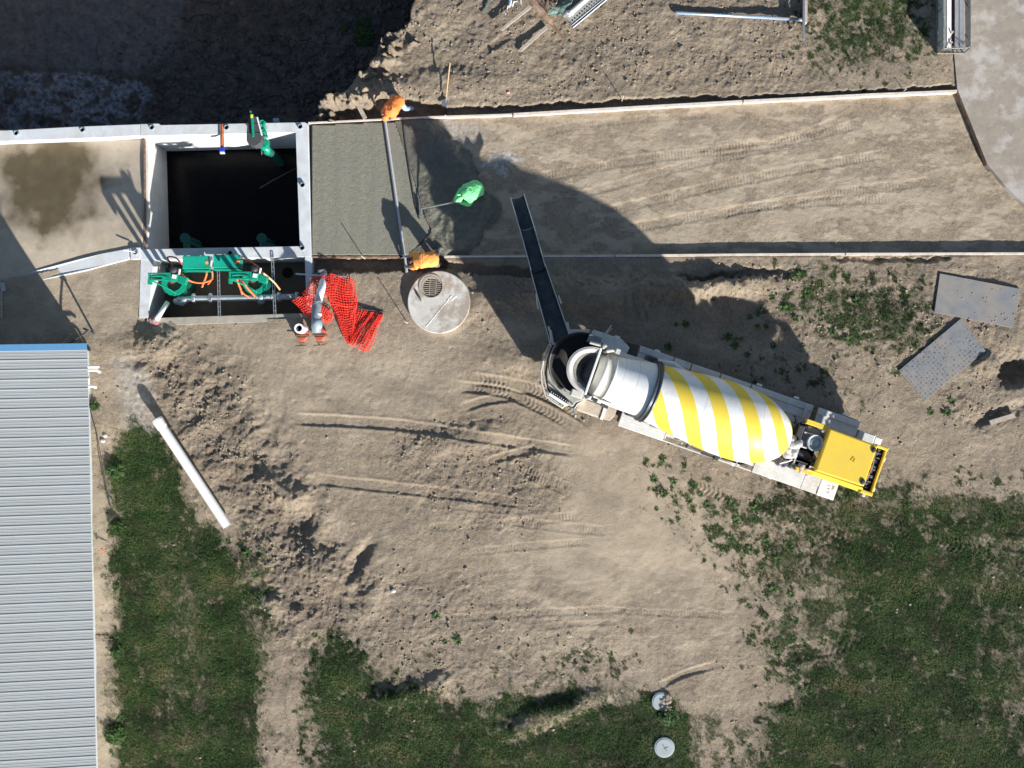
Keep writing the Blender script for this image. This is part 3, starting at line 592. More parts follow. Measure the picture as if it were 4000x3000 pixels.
# bushier weed clumps
def bush(px, py, r, n, label, seed):
    R = random.Random(seed); mb = MB(); tints = []; zz = gz(px, py)
    for k in range(n):
        a = R.uniform(0, 6.28); d = r*math.sqrt(R.random()); c = Vector((*W(px, py)[:2], zz))+Vector((math.cos(a)*d, math.sin(a)*d, R.uniform(.03, .22)*(1.3-d/r)))
        t = R.uniform(0, 6.28); L = R.uniform(.05, .11); u = Vector((math.cos(t), math.sin(t), R.uniform(-.3, .5)))*L; v = Vector((-math.sin(t), math.cos(t), R.uniform(-.3, .3)))*L*.35
        mb.add([c-u, c+v, c+u, c-v], [(0, 1, 2, 3)]); tints += [R.random()]*4
    for k in range(6):
        a = R.uniform(0, 6.28); q = Vector((*W(px, py)[:2], zz)); mb.tube([q, q+Vector((math.cos(a)*r*.6, math.sin(a)*r*.6, .15))], [.008, .004], 5); tints += [.1]*10
    o = mb.build('leafy_weed_clump', m_weed, None, loc=(*W(px, py)[:2], zz)); at = o.data.attributes.new('tint', 'FLOAT', 'POINT'); at.data.foreach_set('value', tints); tag(o, label, 'weed clump')
bush(1388, 62, .32, 420, 'bright green leafy weed clump on the crest above the dark basin', 1)
bush(2610, 2795, .33, 260, 'green leafy clump between the two pale round lids near the bottom edge', 2)
bush(1311, 28, .10, 60, 'small isolated green tuft on the dark soil at the top edge', 3)
bush(452, 1835, .30, 260, 'light green weed clump beside the roof edge near the upper end of the grass', 4)
bush(462, 2055, .24, 200, 'light green weed clump halfway along the bare strip beside the roof', 5)
bush(462, 2545, .22, 180, 'light green weed clump low on the bare strip beside the roof', 6)
bush(452, 2865, .33, 260, 'spreading weed clump close to the bottom-left roof edge', 7)
bush(371, 1585, .13, 70, 'small dark weed growing against the east edge of the roof', 8)
def Wp0(pts): return [tuple(W(a, b, .05)[:2]) for a, b in pts]
# ------------------------------------------------------------------ grid surfaces (slab, wet concrete, channel floor)
def surf(name, poly, zf, step=6, mat=None, kind='structure', thick=0.0):
    xs = [p[0] for p in poly]; ys = [p[1] for p in poly]
    ax = np.arange(min(xs), max(xs)+step, step); ay = np.arange(min(ys), max(ys)+step, step); qx, qy = np.meshgrid(ax, ay)
    ins = inpoly(poly, qx, qy); x = (qx-2000)/S; y = (1500-qy)/S; zz = zf(qx, qy, x, y)
    idx = -np.ones(qx.shape, int); n = 0; V = []; F = []
    cell = ins[:-1, :-1] & ins[1:, :-1] & ins[:-1, 1:] & ins[1:, 1:]
    need = np.zeros(qx.shape, bool); need[:-1, :-1] |= cell; need[1:, :-1] |= cell; need[:-1, 1:] |= cell; need[1:, 1:] |= cell
    idx[need] = np.arange(need.sum()); V = np.stack([x[need], y[need], zz[need]], 1)
    i, j = np.nonzero(cell); F = np.stack([idx[i, j], idx[i+1, j], idx[i+1, j+1], idx[i, j+1]], 1)
    me = bpy.data.meshes.new(name); me.from_pydata(V.tolist(), [], F.tolist()); me.polygons.foreach_set('use_smooth', [True]*len(F)); me.materials.append(mat); me.update()
    o = link(bpy.data.objects.new(name, me)); tag(o, kind=kind)
    if thick:
        s_ = o.modifiers.new('Solidify', 'SOLIDIFY'); s_.thickness = thick; s_.offset = -1
    return o
m_slab = M_('screeded_fresh_concrete', (.215, .207, .162), .75, var=.16, scale=9, bump=.85, bscale=26, dirt=(.19, .19, .16), dirt_amt=.8, dscale=1.4)
m_wet = M_('wet_concrete', (.125, .122, .098), .6, var=.18, scale=6, bump=.8, bscale=22, dirt=(.19, .185, .145), dirt_amt=.8, dscale=1.3)
m_drive = M_('old_driveway_concrete', (.30, .262, .215), .9, var=.16, scale=2.4, bump=.35, bscale=30, dirt=(.46, .43, .40), dirt_amt=.9, dscale=1.0, dr=(.48, .60))
m_chan = M_('channel_floor_concrete', (.47, .40, .31), .8, var=.14, scale=1.8, bump=.2, dirt=(.36, .29, .21), dirt_amt=.6, dscale=1.2)
surf('fresh_concrete_slab', [(1213, 486), (1509, 473), (1545, 472), (1590, 600), (1640, 760), (1672, 860), (1690, 905), (1640, 960), (1604, 1000), (1216, 1002)], lambda a, b, x, y: -.008+.004*fbm(x*7, y*7, 3, 200)+.003*np.sin(a/11.0+fbm(x, y*.3, 2, 3)), 5, m_slab, thick=.2)
pile = [(1540, 471), (1560, 470), (1690, 462), (1720, 480), (1760, 520), (1800, 560), (1840, 590), (1860, 650), (1880, 700), (1900, 740), (1935, 770), (1960, 800), (1950, 850), (1915, 880), (1890, 900), (1870, 960), (1840, 985), (1800, 998), (1600, 1000), (1640, 955), (1682, 905), (1664, 860), (1632, 760), (1582, 600)]
pile = [(a+random.uniform(-1, 1)*(8 if a > 1700 else 0), b+random.uniform(-1, 1)*(8 if a > 1700 else 0)) for a, b in smooth_pts(pile, 3)]
def pilez(a, b, x, y):
    e = np.full(a.shape, 1e9)
    P = [(1700, 462), (1760, 520), (1840, 590), (1880, 700), (1960, 800), (1915, 880), (1860, 970), (1790, 998)]
    for (x0, y0), (x1, y1) in zip(P[:-1], P[1:]):
        dx, dy = x1-x0, y1-y0; t = np.clip(((a-x0)*dx+(b-y0)*dy)/(dx*dx+dy*dy), 0, 1); e = np.minimum(e, np.hypot(a-x0-t*dx, b-y0-t*dy))
    base = -.13+.13*sm(0, 60, e); up = .06*sm(1600, 1700, a)*sm(10, 90, e)+.004
    return base+up+(.022*fbm(x*3, y*3, 4, 210)+.018*billow(x*5, y*5, 3, 215)+.012*np.sin((a*.5+b*.25+fbm(x, y, 2, 5)*30)/6.0))*sm(1560, 1700, a)+.004
surf('wet_concrete', pile, pilez, 4, m_wet)
tag(MB().prism(Wp0([(3690, -300), (3722, 160), (3740, 350), (3856, 640), (3930, 730), (4400, 1180), (4400, -300)]), -.3, .055).build('driveway', m_drive, None), kind='structure')
# channel floor with its brown stain
def stain(m):
    N = m.node_tree.nodes; L = m.node_tree.links; b = N['Principled BSDF']; src = b.inputs['Base Color'].links[0].from_socket
    tc = N.new('ShaderNodeTexCoord'); mp = N.new('ShaderNodeMapping'); c = W(215, 700, -.6); mp.inputs['Location'].default_value = (-c.x, -c.y, 0)
    L.new(tc.outputs['Object'], mp.inputs[0]); ln = N.new('ShaderNodeVectorMath'); ln.operation = 'LENGTH'; sc_ = N.new('ShaderNodeVectorMath'); sc_.operation = 'MULTIPLY'; sc_.inputs[1].default_value = (.46, .42, 0)
    L.new(mp.outputs[0], sc_.inputs[0]); L.new(sc_.outputs[0], ln.inputs[0])
    n = N.new('ShaderNodeTexNoise'); n.inputs['Scale'].default_value = 1.2; n.inputs['Detail'].default_value = 6; L.new(tc.outputs['Object'], n.inputs[0])
    ad = N.new('ShaderNodeMath'); ad.operation = 'MULTIPLY_ADD'; ad.inputs[1].default_value = 1.25; L.new(n.outputs[0], ad.inputs[0]); L.new(ln.outputs['Value'], ad.inputs[2])
    r = N.new('ShaderNodeMapRange'); r.inputs[1].default_value = 1.22; r.inputs[2].default_value = 1.62; r.inputs[3].default_value = .95; r.inputs[4].default_value = 0; L.new(ad.outputs[0], r.inputs[0])
    n2 = N.new('ShaderNodeTexNoise'); n2.inputs['Scale'].default_value = 2.2; n2.inputs['Detail'].default_value = 6; L.new(tc.outputs['Object'], n2.inputs[0])
    cr = N.new('ShaderNodeMix'); cr.data_type = 'RGBA'; cr.inputs[6].default_value = (.165, .13, .06, 1); cr.inputs[7].default_value = (.045, .028, .016, 1); L.new(n2.outputs[0], cr.inputs[0])
    mx = N.new('ShaderNodeMix'); mx.data_type = 'RGBA'; L.new(r.outputs[0], mx.inputs[0]); L.new(src, mx.inputs[6]); L.new(cr.outputs[2], mx.inputs[7]); L.new(mx.outputs[2], b.inputs['Base Color'])
stain(m_chan)
surf('channel_floor', [(-400, 535), (556, 520), (566, 980), (520, 990), (250, 1050), (0, 1115), (-400, 1220)], lambda a, b, x, y: -.40+.39*sm(520, 980, b)+.004*fbm(x*2, y*2, 3, 240)+0*a, 10, m_chan, thick=.2)
# soil filling the ground west of the pump pit (behind the channel wall)
# ------------------------------------------------------------------ reception pit: walls, liquid, pump pit
ZT = .06
def Wp(pts, zz): return [tuple(W(a, b, zz)[:2]) for a, b in pts]
rt = wroot('reception_pit', W(870, 740, 0), 'square pale concrete pit of dark liquid with a sunken pump bay on one side', 'concrete pit')
mb = MB(); mb.prism(Wp([(548, 484), (619, 482), (628, 488), (1190, 477), (1203, 484), (1154, 517), (562, 531), (548, 531)], ZT), -4.2, ZT); mb.build('north_wall', m_conc, rt, bevel=.012)
mb = MB(); mb.prism(Wp([(1203, 484.5), (1154.5, 517.2), (1171, 961), (1190, 1003), (1216, 1003)], ZT), -4.2, ZT-.004); mb.build('east_wall', m_conc, rt, bevel=.01)
mb = MB(); mb.prism(Wp([(574, 973), (1171, 961.3), (1189.6, 1003.3), (600, 1015), (548, 1016), (548, 973)], ZT), -4.2, ZT-.008); mb.build('south_wall', m_conc, rt, bevel=.01)
mb = MB(); mb.prism(Wp([(550, 531.5), (562, 531.5), (574, 972.5), (555, 972.5)], ZT), -4.2, lambda p: -.36+.37*max(0, min(1, (8.2-p[1])/3.7))); mb.build('west_wall', m_concw, rt)
mb = MB(); mb.prism(Wp([(548, 1016.5), (599.6, 1015.4), (578, 1242), (541, 1242)], ZT), -2.2, ZT-.03); mb.build('pump_bay_wall', m_conc, rt, bevel=.01)
mb = MB(); mb.prism(Wp([(1190, 1003.6), (1218, 1003.4), (1220, 1222), (1198, 1222)], ZT), -2.2, ZT-.02); mb.build('pump_bay_wall', m_conc, rt, bevel=.01)
mb = MB(); mb.prism(Wp([(572, 1242.5), (1198, 1222.5), (1220, 1222.5), (1219, 1251), (650, 1270), (572, 1266)], ZT), -2.2, ZT-.04); mb.build('pump_bay_wall', m_concdirty, rt, bevel=.01)
mb = MB(); mb.prism(Wp([(560, 1000), (1210, 1000), (1210, 1240), (560, 1250)], 0), -2.0, -1.45)
m_pitfloor = M_('wet_pit_floor', (.13, .105, .08), .7, var=.3, scale=3, bump=.4, dirt=(.06, .05, .04), dirt_amt=.8, dscale=1.5); mb.build('pump_bay_floor', m_pitfloor, rt)
# south-west end block of the channel wall
mb = MB(); mb.prism(Wp([(508, 968), (548, 966), (548, 1013), (510, 1014)], ZT), -2.0, ZT+.02); mb.build('end_block', m_conc, rt, bevel=.015)
m_liq = M_('dark_liquid', (.003, .003, .0035), .25, var=.3, scale=1.5, spec=.12)
surf('water', [(540, 500), (1200, 495), (1210, 1000), (545, 1000)], lambda a, b, x, y: -2.3+.001*fbm(x*3, y*3, 2, 250), 12, m_liq)
# channel walls
o = MB().prism(Wp([(-400, 520), (0, 510), (300, 494), (547.5, 484.5), (547.5, 529), (380, 538), (0, 552), (-400, 566)], ZT), -3.4, ZT-.01).build('retaining_wall', m_conc, None, bevel=.012, loc=W(200, 520, 0))
tag(o, 'long pale concrete wall between the dark basin and the brown-stained channel', 'wall')
mb = MB(); pts_u = [(507, 970), (400, 990), (308, 1013), (140, 1056), (57, 1090), (-60, 1130), (-400, 1230)]; pts_l = [(-400, 1262), (-60, 1152), (25, 1114), (168, 1094), (337, 1058), (420, 1036), (507, 1014)]
mb.prism(Wp(pts_u+pts_l, 0), -1.6, lambda p: .05-.14*max(0, min(1, (-15.4-p[0])/2)))
o = mb.build('retaining_wall', m_conc, None, bevel=.02, loc=W(280, 1040, 0)); tag(o, 'slanting grey concrete wall along the south side of the channel, half buried at its left end', 'wall')
o = MB().prism(Wp([(545.5, 531), (553, 530.5), (571, 972), (562.5, 972)], ZT), lambda p: -.358+.37*max(0, min(1, (8.2-p[1])/3.7)), lambda p: -.31+.35*max(0, min(1, (8.2-p[1])/3.7))).build('timber_plank', m_woodbr, None, loc=W(557, 750, ZT)); tag(o, 'long brown timber plank lying along the west edge of the reception pit', 'plank')
# pipe stubs set in the wall tops
def stub(px, py, lab, lean=0):
    r = wroot('pipe_stub', W(px, py, ZT), lab, 'pipe stub', 'grey pipe stubs standing in the concrete wall tops')
    c = W(px, py, ZT+.09); mb = MB(); n = 20; vs = []; R0, R1 = .082, .066
    for rr, zz in ((R0, ZT-.03), (R0, ZT+.09), (R1, ZT+.09), (R1, ZT+.004)):
        for k in range(n): t = 2*math.pi*k/n; vs.append((c.x+math.cos(t)*rr, c.y+math.sin(t)*rr, zz))
    fs = [(L*n+k, L*n+(k+1) % n, (L+1)*n+(k+1) % n, (L+1)*n+k) for L in range(3) for k in range(n)]
    mb.add(vs, fs); mb.build('collar', m_pvcg, r, smooth=True)
    mb = MB(); mb.cyl((c.x, c.y), R1, ZT-.01, ZT+.006, n); mb.build('bore', m_black, r)

for px, py, lab in [(62, 519, 'pipe stub nearest the left edge on the long channel wall'), (321, 506, 'second pipe stub from the left edge on the channel wall'), (592, 497, 'pipe stub at the north-west corner of the pit'),
                    (884, 497, 'pipe stub beside the brown timber with the blue float box'), (1172, 494, 'pipe stub at the north-east corner of the pit'), (1181, 722, 'pipe stub halfway down the east wall of the pit'),
                    (1180, 968, 'pipe stub at the south-east corner of the pit'), (898, 988, 'pipe stub in the south wall above the gap between the green control boxes'), (528, 985, 'pipe stub in the end block west of the pit with a white rod in it')]:
    stub(px, py, lab)
o = MB().tube([W(528, 985, .2), W(484, 976, .24)], .018, 8).build('white_rod', m_pvc, None, loc=W(505, 980, .2)); tag(o, 'thin white rod sticking out of the pipe stub in the end block', 'rod')
# timber with float box hanging into the pit
r = wroot('float_timber', W(865, 520, .1), 'brown timber over the north pit wall with a blue float box at its end', 'float switch')
mb = MB(); mb.prism(Wp([(858, 486), (872, 486), (874, 578), (861, 578)], .12), .065, .13); mb.build('timber', m_woodbr, r)
mb = MB(); mb.tube([W(868, 486, .14), W(867, 530, .15), W(869, 584, .12)], .012, 6); mb.build('cable', m_orhose, r)
mb = MB(); mb.prism(Wp([(858, 576), (876, 576), (876, 592), (858, 592)], .12), .02, .17); mb.build('float_box', m_blue, r, bevel=.01)
mb = MB(); mb.prism(Wp([(859, 593), (876, 593), (877, 600), (859, 600)], .1), .02, .10); mb.build('clip', m_white, r)
o = MB().prism(Wp([(1069, 465), (1091, 465), (1091, 476), (1069, 476)], -.2), -.35, -.10).build('junction_box', m_galv, None, bevel=.01, loc=W(1080, 470, -.2)); tag(o, 'small pale box fixed to the outside of the north pit wall', 'box')
# ------------------------------------------------------------------ agitator pump on the north wall
r = wroot('agitator', W(1000, 560, .1), 'agitator pump with a grey tapered belt guard and green pipework over the pit wall', 'agitator pump')
def CP(x, y): return (900+x*.1808, 400+y*.1808)       # crop coordinates of the close-up
zc = 1.25
mb = MB(); out = [CP(*p) for p in [(400, 265), (365, 400), (345, 560), (335, 700), (338, 830), (370, 895), (440, 940), (520, 968), (600, 935), (670, 880), (700, 800), (680, 700), (650, 600), (615, 450), (580, 340), (545, 285), (480, 262)]]
inn = [((p[0]-991)*.93+991, (p[1]-515)*.95+515) for p in out]
mb.prism(Wp(out, zc), zc-.30, zc, top=Wp(inn, zc)); cov = mb.build('belt_guard', m_greycov, r, bevel=.02)
mb = MB()
for ya, yb in ((470, 466), (662, 662)): a = W(*CP(352, ya), zc+.004); b = W(*CP(640, yb), zc+.004); mb.tube([a, b], .012, 6)
mb.build('seam', m_darksteel, cov)
mb = MB(); mb.prism(Wp([CP(432, 255), CP(492, 250), CP(512, 735), CP(468, 738)], zc+.1), zc+.03, zc+.1); gb = mb.build('guide_bar', m_green, r, bevel=.008)
mb = MB(); mb.prism(Wp([CP(436, 262), CP(484, 262), CP(484, 335), CP(438, 335)], zc+.105), zc+.102, zc+.108); mb.build('label', m_yellowlab, gb)
mb = MB(); mb.tube([W(*CP(455, 250), zc+.05), W(*CP(440, 205), zc+.05), W(*CP(425, 190), zc+.08)], .03, 8); mb.build('lifting_eye', m_green, gb)
mb = MB(); mb.prism(Wp([CP(560, 318), CP(588, 310), CP(690, 700), CP(660, 705)], zc+.02), zc-.05, zc+.02); mb.build('side_plate', m_white, r, bevel=.005)
mb = MB(); fr = [(640, 395), (700, 385), (760, 430), (705, 440), (725, 560), (770, 650), (790, 740), (700, 745), (680, 640), (650, 520)]
mb.tube([W(*CP(*p), 1.0) for p in fr], .03, 8)
mb.tube([W(*CP(700, 440), .95), W(*CP(690, 600), .95), W(*CP(740, 690), .9)], .035, 8); mb.tube([W(*CP(680, 500), 1.0), W(*CP(735, 520), 1.0)], .03, 8); mb.tube([W(*CP(690, 715), .8), W(*CP(805, 742), .8)], .05, 8)
for p in ((700, 600), (720, 480), (735, 640)): mb.ball(W(*CP(*p), .98), .06, 8)
mb.build('frame', m_green, r)
mb = MB()
for p in ((640, 420), (700, 740), (600, 900)): mb.tube([W(*CP(*p), 1.0), Vector((*W(*CP(*p), 1.0)[:2], .06))], .035, 8)
mb.build('stand', m_green, r)
mb = MB(); mb.prism(Wp([CP(745, 810), CP(822, 800), CP(815, 950), CP(770, 945), CP(715, 900), CP(700, 830)], .7), .45, .7); mb.build('gearbox', m_green, r, bevel=.02)
mb = MB(); mb.limb([W(*CP(620, 930), .55), W(*CP(700, 950), .6), W(*CP(760, 1000), .6), W(*CP(790, 1060), .3)], [.07, .11, .15, .13], 14); mb.build('elbow', m_green, r, smooth=True)
mb = MB(); mb.tube([W(*CP(800, 1020), .25), W(*CP(900, 1110), -1.0), W(*CP(1060, 1260), -2.1), W(*CP(1120, 1330), -2.5)], [.11, .13, .16, .16], 14); mb.build('discharge_pipe', m_greend, r, smooth=True)
mb = MB(); mb.tube([W(*CP(672, 1040), .3), W(*CP(680, 1120), .0)], .02, 6); mb.tube([W(*CP(800, 1090), .2), W(*CP(820, 1150), -.1)], .02, 6); mb.build('drain_rod', m_steel, r)
o = MB().tube([W(1015, 735, -2.31), W(1075, 700, -2.31), W(1160, 655, -2.31)], .022, 8).build('submerged_pole', m_darksteel, None, loc=W(1015, 735, -2.9)); tag(o, 'faint straight pole floating on the black liquid inside the pit', 'pole')
# ------------------------------------------------------------------ two vertical pumps, control boxes, pipework in the bay
def pump(px, py, lab, k):
    """px, py: centre of the ring flange in the photograph"""
    r = wroot('vertical_pump', W(px, py, 0), lab, 'pump'); zr = -.25; c = W(px, py, zr); c2 = (c.x, c.y)
    mb = MB(); n = 40; vs = []; R0, R1 = .43, .25
    for rr, zz in ((R0, zr-.06), (R0, zr), (R1, zr), (R1, zr-.06)):
        for q in range(n):
            t = 2*math.pi*q/n; f = rr if rr == R1 else rr*(.94+.06*math.cos(8*t)**2); vs.append((c.x+math.cos(t)*f, c.y+math.sin(t)*f, zz))
    mb.add(vs, [(L*n+q, L*n+(q+1) % n, ((L+1) % 4)*n+(q+1) % n, ((L+1) % 4)*n+q) for L in range(4) for q in range(n)]); mb.build('ring_flange', m_green, r, bevel=.005)
    mb = MB(); mb.cyl(c2, .30, zr-.5, zr-.12, 24); mb.build('sump', m_rust, r)
    mb = MB(); mb.cyl((c.x+.30, c.y-.05), .22, zr-.7, zr-.08, 20); mb.cyl((c.x+.12, c.y-.18), .26, zr-.9, zr-.15, 20); mb.cyl(c2, .38, -1.5, zr-.35, 28); mb.box(c.x+.22, c.x+.5, c.y-.42, c.y-.20, zr-.4, zr-.1); mb.build('casing', m_greend, r, smooth=False, bevel=.01)
    zb = 1.45; b = W(px-58, py-26, zb); mb = MB()
    x0, x1, y0, y1 = b.x-.36, b.x+.36, b.y-.125, b.y+.125
    for yy in (y0, y1-.05): mb.box(x0, x1, yy, yy+.05, zb-.10, zb)
    for xx in (x0, x1-.06): mb.box(xx, xx+.06, y0, y1, zb-.11, zb-.005)
    mb.box(x0+.1, x0+.34, y0+.06, y1-.06, zb-.14, zb-.03); mb.tube([(x0+.08, b.y, zb-.05), (x0+.3, b.y+.03, zb-.04), (x1-.1, b.y-.02, zb-.05)], .035, 8); mb.box(x0-.02, x0+.05, y0-.12, y0+.02, zb-.3, zb-.02)
    mb.build('bracket', m_green, r, bevel=.006)
    mb = MB(); mb.box(b.x+.36, b.x+.56, b.y-.14, b.y+.10, zb-.18, zb-.02, rz=-.2); mb.box(b.x+.56, b.x+.82, b.y-.22, b.y+.02, zb-.36, zb-.14, rz=-.25); mb.build('gear_housing', m_green, r, bevel=.02)
    mb = MB(); mb.box(b.x+.40, b.x+.54, b.y-.07, b.y+.06, zb-.015, zb+.0, rz=-.2); mb.build('data_plate', m_white, r)
    mb = MB()
    for dx, dy, rr in ((-.30, 0, .055), (.0, .0, .075), (.32, -.04, .055)): mb.tube([(b.x+dx, b.y+dy, zb-.1), (c.x+dx*.7, c.y+dy+.1, zr-.02)], rr, 10)
    mb.tube([(b.x-.3, b.y-.1, zb-.1), (c.x-.1, c.y-.2, .2), (c.x+.05, c.y-.33, zr)], .02, 6); mb.tube([(b.x-.3, b.y-.12, zb-.1), (c.x+.0, c.y-.28, zr)], .02, 6)
    mb.build('column', m_green, r)
    mb = MB(); m0 = W(px-6, py-48, 1.3); mb.cyl((m0.x, m0.y), .15, .7, 1.35, 16); mb.ball(m0+Vector((.05, .02, .05)), .13, 10); mb.box(m0.x-.25, m0.x-.05, m0.y-.05, m0.y+.12, 1.0, 1.25); mo = mb.build('hydraulic_motor', m_blackrub, r, bevel=.02)
    mb = MB(); m1 = W(px+22, py-52, 1.45); mb.ball(m1, .04, 8); mb.tube([m1, m1+Vector((-.05, -.12, -.1))], .03, 8); mb.build('valve_cap', m_white, mo)
    # drop pipe with flange inside the pit, seen beyond the wall
    q = W(k, 930, -.7); mb = MB(); mb.cyl((q.x, q.y), .17, -.75, -.68, 18); mb.cyl((q.x, q.y), .12, -3.0, -.7, 16); mb.tube([(q.x, q.y, -.95), (q.x, q.y-.55, -.95)], .12, 14); mb.tube([(q.x+.1, q.y-.1, -1.0), (q.x+.9, q.y-.5, -2.6)], .05, 8); mb.build('inlet_tee', m_greend, r, smooth=False)
    return r
pump(680, 1106, 'green vertical pump nearer the white pipe in the left half of the pump bay', 722)
pump(996, 1102, 'green vertical pump in the middle of the pump bay beside the second steel strut', 1022)
def cbox(p, lab, sx, mark):
    r = wroot('control_box', W(p[0], p[1], .6), lab, 'control box'); zz = .75
    q = [(p[0]-53, p[1]-26), (p[0]+50, p[1]-27), (p[0]+52, p[1]+23), (p[0]-54, p[1]+25)]
    mb = MB(); mb.prism(Wp(q, zz), zz-.42, zz); mb.build('case', m_greenbox, r, bevel=.015)
    mb = MB(); a = W(q[3][0], q[3][1]+3, zz-.15); b = W(q[2][0], q[2][1]+3, zz-.15); mb.box(a.x, b.x, a.y-.06, a.y, zz-.4, zz-.1); mb.build('front_rail', m_green, r, bevel=.01)
    c = W(p[0]+sx, p[1], zz); mb = MB(); mb.cyl((c.x, c.y), .055, zz+.001, zz+.012, 16); mb.build('warning_sticker', m_orlab, r)
    mb = MB()
    for dx in (-.3, .3): mb.box(c.x-sx/S+dx-.03, c.x-sx/S+dx+.03, a.y+.1, a.y+.16, -.0, zz-.4)
    mb.build('leg', m_green, r); return r
m_greenbox = M_('green_box_enamel', (.008, .40, .27), .4, var=.12, dirt=(.02, .10, .08), dirt_amt=.75, dscale=2.6, coat=.2)
cbox((766, 1026), 'left green control box with a dark stain between the two pumps', 42, 1); cbox((886, 1021), 'right green control box lying next to the pipe stub', 45, 2)
o = MB().tube([W(824, 1003, .75), W(826, 1018, .78), W(824, 1036, .74), W(831, 1048, .7)], .05, 8).build('cable_bundle', m_galv, None, loc=W(824, 1003, .75)); tag(o, 'grey taped cable bundle squeezed between the two green control boxes', 'cables')
def hose(pts, r_, mat, lab):
    P = smooth3(pts); o = MB().tube(P, r_, 8).build('hydraulic_hose', mat, None, smooth=True, loc=P[0]); tag(o, lab, 'hose', 'orange hydraulic hoses in the pump bay')
def smooth3(pts, n=6):
    P = [W(*p) for p in pts]; P = [P[0]]+P+[P[-1]]; out = []
    for i in range(1, len(P)-2):
        for k in range(n):
            t = k/n; out.append(.5*((2*P[i])+(-P[i-1]+P[i+1])*t+(2*P[i-1]-5*P[i]+4*P[i+1]-P[i+2])*t*t+(-P[i-1]+3*P[i]-3*P[i+1]+P[i+2])*t**3))
    out.append(P[-1]); return out
hose([(700, 1065, 1.2), (725, 1085, .9), (750, 1100, .7), (785, 1105, .6), (815, 1098, .5), (832, 1088, .4)], .030, m_orhose, 'long orange hose sweeping from the left pump to the right below its control box')
hose([(808, 1050, .4), (806, 1075, .2), (797, 1100, .1), (789, 1122, .0)], .034, m_orhose, 'straight orange-red hose dropping from the left control box')
hose([(828, 1058, .4), (830, 1080, .3), (822, 1098, .2), (812, 1110, .1)], .030, m_orhose, 'short orange hose hanging at the right end of the left control box')
hose([(675, 1040, .6), (655, 1010, .8), (660, 1003, .9), (685, 1006, .9), (700, 1020, .8), (715, 1036, .7)], .026, M_('dark_red_hose', (.45, .06, .06), .5), 'dark red hose looped above the left pump')
hose([(925, 1090, .6), (932, 1110, .4), (940, 1130, .3), (946, 1150, .2)], .036, m_orhose, 'short orange hose hanging steeply beside the middle pump')
hose([(928, 1088, .65), (950, 1105, .5), (975, 1135, .3), (997, 1158, .1)], .034, m_orhose, 'salmon orange hose running down to the grey pipe below the middle pump')
hose([(942, 1135, .3), (955, 1150, .2), (975, 1160, .1), (992, 1163, .1)], .024, m_orhose, 'thin orange hose curving to the grey pipe below the middle pump')
hose([(1022, 1062, 1.0), (1045, 1080, .8), (1070, 1102, .6), (1085, 1120, .5), (1094, 1132, .45)], .032, m_tanhose, 'pale tan hose arching across the second steel strut')
hose([(918, 1030, .9), (930, 1018, 1.0), (950, 1013, 1.0), (975, 1020, .9), (995, 1033, .9), (1012, 1045, 1.1)], .026, m_orhose, 'orange and black hose arching from the right control box to the middle pump')
# main pipeline
r = wroot('pump_pipeline', W(900, 1165, -.5), 'grey steel pipeline with bolted flanges running along the pump bay floor', 'pipeline'); zp = -.35
mb = MB(); mb.tube([W(695, 1170, zp-.05), W(760, 1167, zp), W(1000, 1163, zp), W(1162, 1158, zp)], .10, 18); mb.build('pipe', m_pipegrey, r, smooth=True)
for px in (758, 824, 1090, 1160):
    a = W(px, 1165-(px-760)*.016, zp); mb = MB(); mb.tube([a-Vector((.045, 0, 0)), a+Vector((.045, 0, 0))], .165, 20)
    for q in range(8): t = q*math.pi/4; mb.ball(a+Vector((.05, math.cos(t)*.13, math.sin(t)*.13)), .018, 6)
    mb.build('flange', m_galv, r, bevel=.004)
mb = MB(); mb.limb([W(690, 1176, zp-.15), W(712, 1180, zp-.1), W(722, 1172, zp)], [.12, .13, .12], 14); mb.limb([W(1020, 1172, zp-.1), W(1020, 1163, zp)], [.15, .13], 14); mb.build('elbow', m_pipegrey, r, smooth=True)
mb = MB()
for px in (1002, 1035, 1062): a = W(px, 1162, zp); mb.tube([a-Vector((.012, 0, 0)), a+Vector((.012, 0, 0))], .125, 18)
mb.build('clamp', m_galv, r)
def strut(x0, y0, x1, y1, lab):
    o = MB(); a = W(x0, y0, .08); b = W(x1, y1, .08); d = (b-a).normalized(); s_ = Vector((-d.y, d.x, 0))*.035
    for sg in (-1, 1): o.tube([a+s_*sg, b+s_*sg], .014, 6)
    n = int((b-a).length/.16)
    for i in range(n+1): p = a.lerp(b, i/n); o.tube([p-s_, p+s_], .012, 5)
    o = o.build('strut_channel', m_galv, None, loc=a); tag(o, lab, 'steel strut', 'slotted steel struts laid across the pump bay')
strut(853, 1055, 857, 1238, 'slotted steel strut crossing the pump bay below the green control boxes'); strut(1063, 985, 1074, 1232, 'slotted steel strut crossing the right part of the pump bay')
o = MB(); o.tube([W(612, 1250, .05)+Vector((0, 0, .05)), W(655, 1182, -.3)], .085, 18); o = o.build('pvc_pipe', m_pvc, None, smooth=True, loc=W(640, 1240, 0)); tag(o, 'short white pipe leaning out of the south-west corner of the pump bay', 'pipe')
r = wroot('floor_flange', W(601, 1252, .05), 'round pinkish flange with a metal boss beside the leaning white pipe', 'flange')
mb = MB(); c = W(601, 1252, .1); mb.cyl((c.x, c.y), .165, .0, .07, 24); mb.build('disc', M_('pink_flange', (.48, .22, .2), .6, var=.15), r, bevel=.01)
mb = MB(); mb.cyl((c.x, c.y), .07, .07, .13, 14); mb.ball((c.x, c.y, .14), .05, 8); mb.build('boss', m_galv, r)
